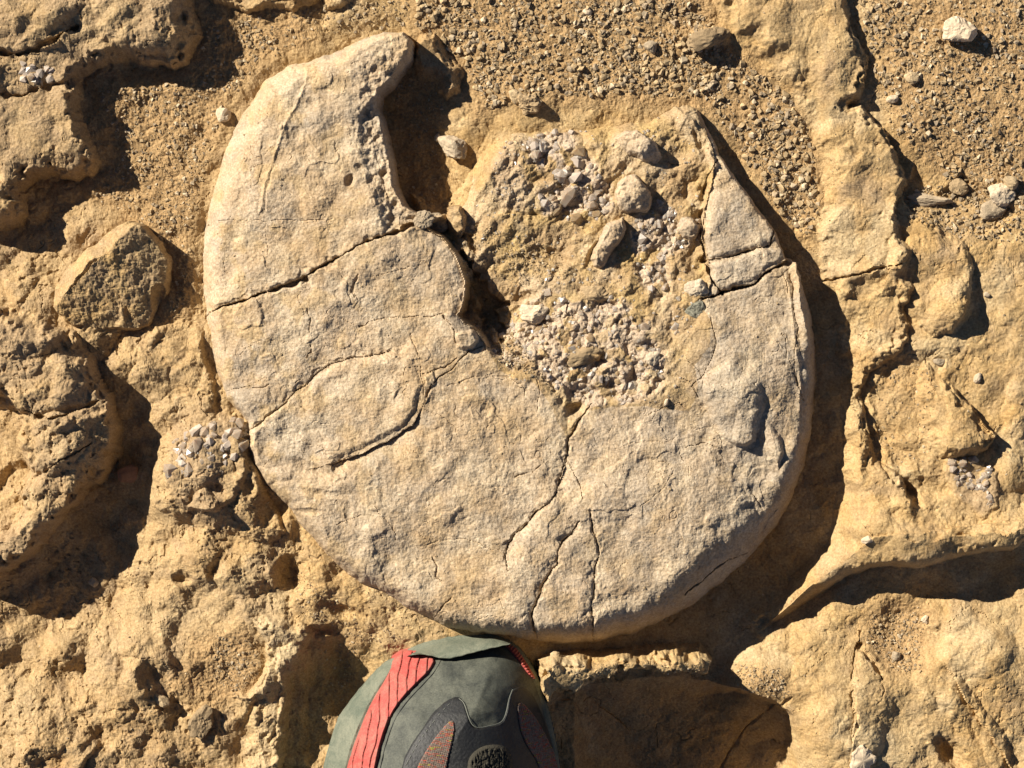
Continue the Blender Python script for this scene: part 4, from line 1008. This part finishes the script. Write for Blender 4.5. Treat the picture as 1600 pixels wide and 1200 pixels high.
# ================================================================ SHOE
def shoe_mats():
    def fab(name, col, dust=(.30, .32, .22), amt=.5, rough=.75, bump_s=.3, sc_=260, lo=.42, hi=.72):
        m, n, b = new_mat(name); tc = n.nodes.new('ShaderNodeTexCoord').outputs['Object']
        t1 = noise_node(n, 75, 7, .78, tc, .6); t2 = noise_node(n, sc_*5, 3, .7, tc)
        mul = n.nodes.new('ShaderNodeMath'); mul.operation = 'MULTIPLY'
        add = n.nodes.new('ShaderNodeMath'); add.operation = 'ADD'; add.inputs[1].default_value = .45
        n.links.new(t2.outputs[0], add.inputs[0]); n.links.new(t1.outputs[0], mul.inputs[0]); n.links.new(add.outputs[0], mul.inputs[1])
        f_ = ramp(n, mul.outputs[0], lo, hi)
        sc2 = n.nodes.new('ShaderNodeMath'); sc2.operation = 'MULTIPLY'; sc2.inputs[1].default_value = amt; n.links.new(f_, sc2.inputs[0])
        n.links.new(mix(n, sc2.outputs[0], col, dust), b.inputs['Base Color']); b.inputs['Roughness'].default_value = rough
        bp = n.nodes.new('ShaderNodeBump'); bp.inputs['Strength'].default_value = bump_s; bp.inputs['Distance'].default_value = .00055
        n.links.new(t2.outputs[0], bp.inputs['Height']); n.links.new(bp.outputs[0], b.inputs['Normal'])
        return m
    d = {'toe': fab('toe_leather', (.026, .031, .026), (.135, .14, .105), .8, lo=.30, hi=.66),
         'rand': fab('green_rubber', (.08, .10, .072), (.23, .23, .165), .8, .85, .6, lo=.3, hi=.66),
         'black': fab('black_overlay', (.009, .010, .011), (.07, .07, .058), .4, .6, lo=.42, hi=.68),
         'red': fab('red_rubber', (.37, .055, .045), (.33, .19, .135), .55, .7, lo=.40, hi=.62),
         'lace': fab('tongue_fabric', (.03, .026, .016), (.10, .09, .06), .5, .9, 1.0),
         'seam': fab('seam_thread', (.16, .17, .14), (.3, .3, .26), .3)}
    m, n, b = new_mat('mesh_fabric'); tc = n.nodes.new('ShaderNodeTexCoord').outputs['Object']
    mp = n.nodes.new('ShaderNodeMapping'); n.links.new(tc, mp.inputs[0]); mp.inputs['Rotation'].default_value = (0, 0, R(-58)); mp.inputs['Scale'].default_value = (1, 7, 1)
    t1 = noise_node(n, 130, 2, .5, mp.outputs[0]); t2 = noise_node(n, 900, 3, .7, tc)
    cr = n.nodes.new('ShaderNodeValToRGB'); e = cr.color_ramp; e.interpolation = 'CONSTANT'
    e.elements[0].position = 0; e.elements[0].color = (.15, .10, .07, 1); e.elements[1].position = .57; e.elements[1].color = (.50, .08, .04, 1)
    for p_, c_ in ((.60, (.15, .10, .07, 1)), (.64, (.42, .42, .06, 1)), (.67, (.12, .08, .055, 1)), (.38, (.20, .15, .12, 1)), (.33, (.42, .07, .04, 1))):
        q = e.elements.new(p_); q.color = c_
    n.links.new(t1.outputs[0], cr.inputs[0])
    c = mix(n, 1.0, cr.outputs[0], ramp(n, t2.outputs[0], .1, .7), 'MULTIPLY'); n.links.new(c, b.inputs['Base Color']); b.inputs['Roughness'].default_value = .85
    bp = n.nodes.new('ShaderNodeBump'); bp.inputs['Strength'].default_value = .8; bp.inputs['Distance'].default_value = .0005
    n.links.new(t2.outputs[0], bp.inputs['Height']); n.links.new(bp.outputs[0], b.inputs['Normal'])
    d['mesh'] = m
    return d
SM = shoe_mats()
ZB = -34       # height on which the sole rests
OUTS = [(504,1200),(517,1154),(527,1128),(543,1106),(561,1084),(578,1063),(598,1044),(620,1031),(645,1017),(685,1003),(716,998),(763,996),(779,999),(795,1006),(810,1018),(829,1043),(841,1068),(850,1095),(857,1122),(866,1155),(873,1200),
 (884,1290),(888,1380),(880,1500),(865,1620),(850,1750),(842,1850),(815,1930),(765,1975),(700,1980),(640,1965),(590,1910),(565,1820),(545,1700),(520,1580),(497,1450),(488,1340),(493,1260)]
OUTS = P(smooth_poly(OUTS, 1), 60)
shoe = link('hiking_shoe', None); shoe.location = W(690, 1470, ZB)
tag(shoe, 'dusty green-grey hiking shoe with red rubber stripes standing below the fossil', 'shoe')
def to_shoe(o): o.parent = shoe; o.matrix_parent_inverse = Matrix.Translation(shoe.location).inverted()
def shoe_field(x0, x1, y0, y1, step):
    f_ = Field(np.arange(x0, x1, step), np.arange(y0, y1, step), 400, 0.0); return f_
def shoe_top(X, Y):
    d, _ = sdist(X, Y, OUTS)
    tt = np.clip(d/165, 0, 1)
    ztop = np.interp(Y, [980, 1040, 1100, 1160, 1220, 1300, 1400, 1500, 1620, 1700, 1980], [95, 150, 172, 180, 186, 205, 250, 300, 330, 335, 330])
    zr = 34
    p_ = (1-(1-tt)**2.3)
    return ZB+zr+(ztop-zr)*p_, d
def shoe_mesh(name, f_, fm, mat):
    o = grid_obj(name, f_, fm, SM[mat], None, None, True); to_shoe(o); return o
# body
fb = Field(np.r_[np.arange(470, 920, 2.2)], np.r_[np.arange(975, 1240, 2.0), np.arange(1240, 1995, 6.0)], 400, 0)
zt, dS = shoe_top(fb.U, fb.V)
fb.h[:] = np.where(dS > 0, zt, ZB+30); fb.h += 2.2*fbm(fb.U, fb.V, 34, 3, 405)*sstep(10, 60, dS)
ankle = inside(fb.U, fb.V, [(640,1660),(770,1655),(800,1740),(795,1860),(720,1915),(640,1900),(610,1800),(612,1710)])
fb.h[ankle] = ZB+120
shoe_mesh('toe_cap', fb, dS[:-1, :-1] > -1.5, 'toe')
# sole: stacked outlines, bulging rand and treaded foot
def ring(off, z_, pts=OUTS):
    c = np.array([p[:2] for p in pts]); n = len(c); t_ = np.roll(c, -1, 0)-np.roll(c, 1, 0); t_ /= np.linalg.norm(t_, axis=1)[:, None]
    nrm = np.stack([-t_[:, 1], t_[:, 0]], -1)
    cen = c.mean(0); sgn = np.sign(((c-cen)*nrm).sum(1).mean()); return c+nrm*sgn*off, z_
def lathe_rings(name, rings, mat, cap=True, rough=0):
    co, fa = [], []; n = len(rings[0][0])
    for c, z_ in rings:
        for q in c: co.append(W(q[0]+rough*random.uniform(-1, 1), q[1]+rough*random.uniform(-1, 1), ZB+z_))
    for i in range(len(rings)-1):
        for j in range(n):
            a_, b_ = i*n+j, i*n+(j+1) % n; fa.append((a_, b_, b_+n, a_+n))
    me = mesh_np(name, co, fa, SM[mat], True)
    o = link(name, me); to_shoe(o); return o
OUTD = smooth_poly([p[:2] for p in OUTS], 1)
rr_ = [ring(o_, z_, OUTD) for o_, z_ in ((-60, 0), (-6, 0), (-2, 4), (-1, 12), (2, 18), (2, 30), (1, 38), (-3, 44), (-8, 46))]
lathe_rings('outsole', rr_, 'rand', rough=.9)
def panel(name, poly, off, edge, mat, detail=None, zref=130, step=1.3, sm=1, lift=None):
    poly = P(smooth_poly(poly, sm), zref) if sm else P(poly, zref)
    xs = [p[0] for p in poly]; ys = [p[1] for p in poly]
    f_ = Field(np.arange(min(xs)-4, max(xs)+4, step), np.arange(min(ys)-4, max(ys)+4, step), 410, 0)
    d, _ = sdist(f_.U, f_.V, poly)
    z_, dd = shoe_top(f_.U, f_.V)
    z_ = np.where(dd > 0, z_, ZB+34+dd*3)
    f_.h[:] = z_+off*sstep(0, edge, d)-3*sstep(0, -2, d)
    if detail is not None: f_.h += detail(f_.U, f_.V)*sstep(0, edge*1.5, d)
    o = shoe_mesh(name, f_, (d[:-1, :-1] > -2), mat); return o
# green rand on the left flank
panel('rand', [(500,1235),(504,1200),(517,1154),(527,1128),(543,1106),(561,1084),(578,1063),(598,1044),(622,1030),(640,1024),(622,1042),(600,1068),(580,1098),(560,1142),(545,1185),(538,1235)], 6, 4, 'rand', lambda X, Y: 2.6*fbm(X, Y, 17, 4, 420)+2.5*sstep(.02, 0, np.abs(fbm(X, Y, 60, 2, 421))), zref=70)
def grooves(X, Y):
    # slanting grooves running down the stripe
    s_ = (X*.35+Y*.95)/23.0+.18*perlin(X/30, Y/30, 430)
    g_ = np.abs((s_-(X-560)*.018) % 1-.5)
    return -5.5*sstep(.13, .03, g_)+.8*fbm(X, Y, 9, 2, 431)
def leaf(X, Y):
    # feather pattern: grooves leave the inner edge and run down and outwards
    s_ = (X+.10*(Y-1030)+3*np.sin(Y/23)+2*perlin(X/20, Y/20, 433))/14.0
    u_ = s_ % 1
    return 3.2*u_**1.5-2.4*sstep(.14, .02, np.minimum(u_, 1-u_))
STR = [(612,1026),(640,1023),(664,1028),(681,1036),(672,1054),(650,1074),(628,1096),(613,1118),(603,1140),(595,1166),(588,1200),(582,1240),(530,1240),(540,1200),(559,1144),(580,1099),(598,1070)]
panel('red_stripe', STR, 9, 4, 'red', lambda X, Y: leaf(X, Y)+.8*fbm(X, Y, 8, 2, 431), zref=110, step=.8)
panel('red_stripe', [(784,1001),(795,1008),(808,1016),(822,1036),(834,1056),(842,1072),(830,1066),(815,1044),(798,1024),(786,1012)], 7, 3, 'red', lambda X, Y: 2.5*np.sin((X+Y)*.9), zref=70, step=1.0)
# black overlay, mesh inserts, tongue
OV = [(624,1240),(626,1196),(645,1160),(669,1127),(688,1106),(705,1095),(718,1095),(726,1104),(731,1120),(737,1136),(746,1141),(765,1139),(784,1136),(791,1122),(795,1100),(800,1087),(813,1083),(829,1094),(840,1112),(850,1136),(862,1170),(872,1200),(880,1240)]
panel('overlay', OV, 3.5, 2.5, 'black', lambda X, Y: .35*fbm(X, Y, 4, 2, 440), zref=150, step=1.1)
panel('mesh_insert', [(640,1240),(650,1200),(662,1178),(676,1157),(692,1138),(702,1128),(709,1128),(712,1138),(708,1160),(700,1190),(694,1240)], 6, 2, 'mesh', lambda X, Y: 1.3*np.sin(X*1.4+Y*.9)*np.sin(Y*1.4-X*.8), zref=160, step=1.0)
panel('mesh_insert', [(807,1110),(813,1106),(822,1112),(842,1138),(860,1174),(872,1200),(880,1240),(850,1240),(840,1204),(825,1180),(815,1160),(809,1135)], 6, 2, 'mesh', lambda X, Y: 1.3*np.sin(X*1.4+Y*.9)*np.sin(Y*1.4-X*.8), zref=150, step=1.0)
panel('tongue', [(726,1240),(727,1195),(734,1180),(748,1170),(765,1166),(785,1169),(798,1178),(804,1195),(806,1240)], 12, 7, 'lace', lambda X, Y: 2.6*fbm(X*1.6, Y*.5, 4, 2, 450)+1.2*fbm(X, Y, 3.0, 2, 451), zref=170, step=1.0)
panel('tongue_flap', [(712,1300),(820,1300),(812,1500),(800,1660),(640,1660),(650,1500)], 14, 8, 'lace', zref=0, step=5)
# seam along the overlay and toe bumper lip
def tube(name, pts, r_, mat, off, zref):
    pts = smooth_poly(P(pts, zref), 2, False); co, fa = [], []
    X = np.array([p[0] for p in pts]); Y = np.array([p[1] for p in pts]); z_, _ = shoe_top(X, Y)
    n = 6
    for i, (a_, b_, c_) in enumerate(zip(X, Y, z_)):
        i0, i1 = max(i-1, 0), min(i+1, len(X)-1); tx, ty = X[i1]-X[i0], Y[i1]-Y[i0]; L = math.hypot(tx, ty)+1e-6; nx, ny = -ty/L, tx/L
        for j in range(n):
            an = 2*math.pi*j/n; co.append(W(a_+nx*r_*math.cos(an), b_+ny*r_*math.cos(an), c_+off+r_*math.sin(an)))
    for i in range(len(X)-1):
        for j in range(n):
            a_, b_ = i*n+j, i*n+(j+1) % n; fa.append((a_, b_, b_+n, a_+n))
    o = link(name, mesh_np(name, co, fa, SM[mat], True)); to_shoe(o); return o
tube('seam', [(716,1096),(724,1101),(730,1118),(737,1135),(746,1140),(765,1138),(784,1135),(791,1121),(795,1100),(801,1087)], .55, 'seam', 3.6, 150)
def stitches(pts, zref, off, mat='seam', gap=7):
    pts = smooth_poly(pts, 2, False); L = 0; acc = []; last = pts[0]
    for p in pts[1:]:
        L += math.hypot(p[0]-last[0], p[1]-last[1])
        if L > gap: acc.append((last, p)); L = 0
        last = p
    for (p, q) in acc:
        dx, dy = q[0]-p[0], q[1]-p[1]; l_ = math.hypot(dx, dy)+1e-6; dx, dy = dx/l_*2.2, dy/l_*2.2
        tube('stitch', [(p[0]-dx, p[1]-dy), (p[0], p[1]), (p[0]+dx, p[1]+dy)], .5, mat, off, zref)
stitches([(634,1196),(652,1163),(675,1132),(692,1112),(705,1101)], 150, 4.0)
tube('seam', [(687,1040),(678,1056),(656,1078),(634,1100),(619,1121),(609,1143),(601,1168),(594,1200),(588,1235)], .7, 'black', .6, 120)
def toe_lip():
    """rubber bumper curling up over the toe, its inner edge standing off the leather"""
    outer = [(628,1032),(645,1019),(664,1009),(685,1002),(716,997),(740,995),(763,995),(779,998),(790,1004),(797,1010)]
    inner = [(643,1029),(664,1029),(687,1035),(702,1035),(716,1032),(737,1026),(758,1021),(776,1017),(791,1014),(797,1013)]
    outer = smooth_poly(P(outer, 50), 2, False); inner = smooth_poly(P(inner, 110), 2, False); inner = [(p[0], p[1]+.4*math.sin(p[0]*.35)) for p in inner]
    n = len(outer); m_ = 16; co, fa = [], []
    for layer in (0, 1):
        for i in range(n):
            e_ = math.sin(math.pi*min(1, max(0, i/(n-1))))**.6
            for j in range(m_+1):
                t_ = j/m_; x_ = outer[i][0]*(1-t_)+inner[i][0]*t_; y_ = outer[i][1]*(1-t_)+inner[i][1]*t_
                z_, _ = shoe_top(np.array([x_]), np.array([y_])); z_ = float(z_[0])
                zz = ZB+26+(max(z_, ZB+70)+9*e_-ZB-26)*(1-(1-t_)**2)+float(4.0*fbm(np.array([x_]), np.array([y_]), 16, 3, 470)[0])*t_*(1-t_)*3
                lift = (6*t_*e_)
                zz += lift
                if layer: zz -= 6+2*e_; 
                co.append(W(x_, y_+(0 if not layer else -.5), zz))
    L = n*(m_+1)
    for lyr in (0, 1):
        for i in range(n-1):
            for j in range(m_):
                a_ = lyr*L+i*(m_+1)+j; q = (a_, a_+1, a_+m_+2, a_+m_+1); fa.append(q if lyr else q[::-1])
    for i in range(n-1):
        for j in (0, m_):
            a_ = i*(m_+1)+j; fa.append((a_, a_+m_+1, a_+m_+1+L, a_+L))
    o = link('toe_bumper', mesh_np('toe_bumper', co, fa, SM['rand'], True)); to_shoe(o)
toe_lip()
lathe_rings('ankle_collar', [(np.array(smooth_poly([(640,1660),(770,1655),(800,1740),(795,1860),(720,1915),(640,1900),(610,1800),(612,1710)], 2))*k_+np.array([705,1785])*(1-k_), z_) for k_, z_ in ((1.14, 300), (1.10, 350), (1.02, 362), (.96, 350), (.9, 200))], 'black')
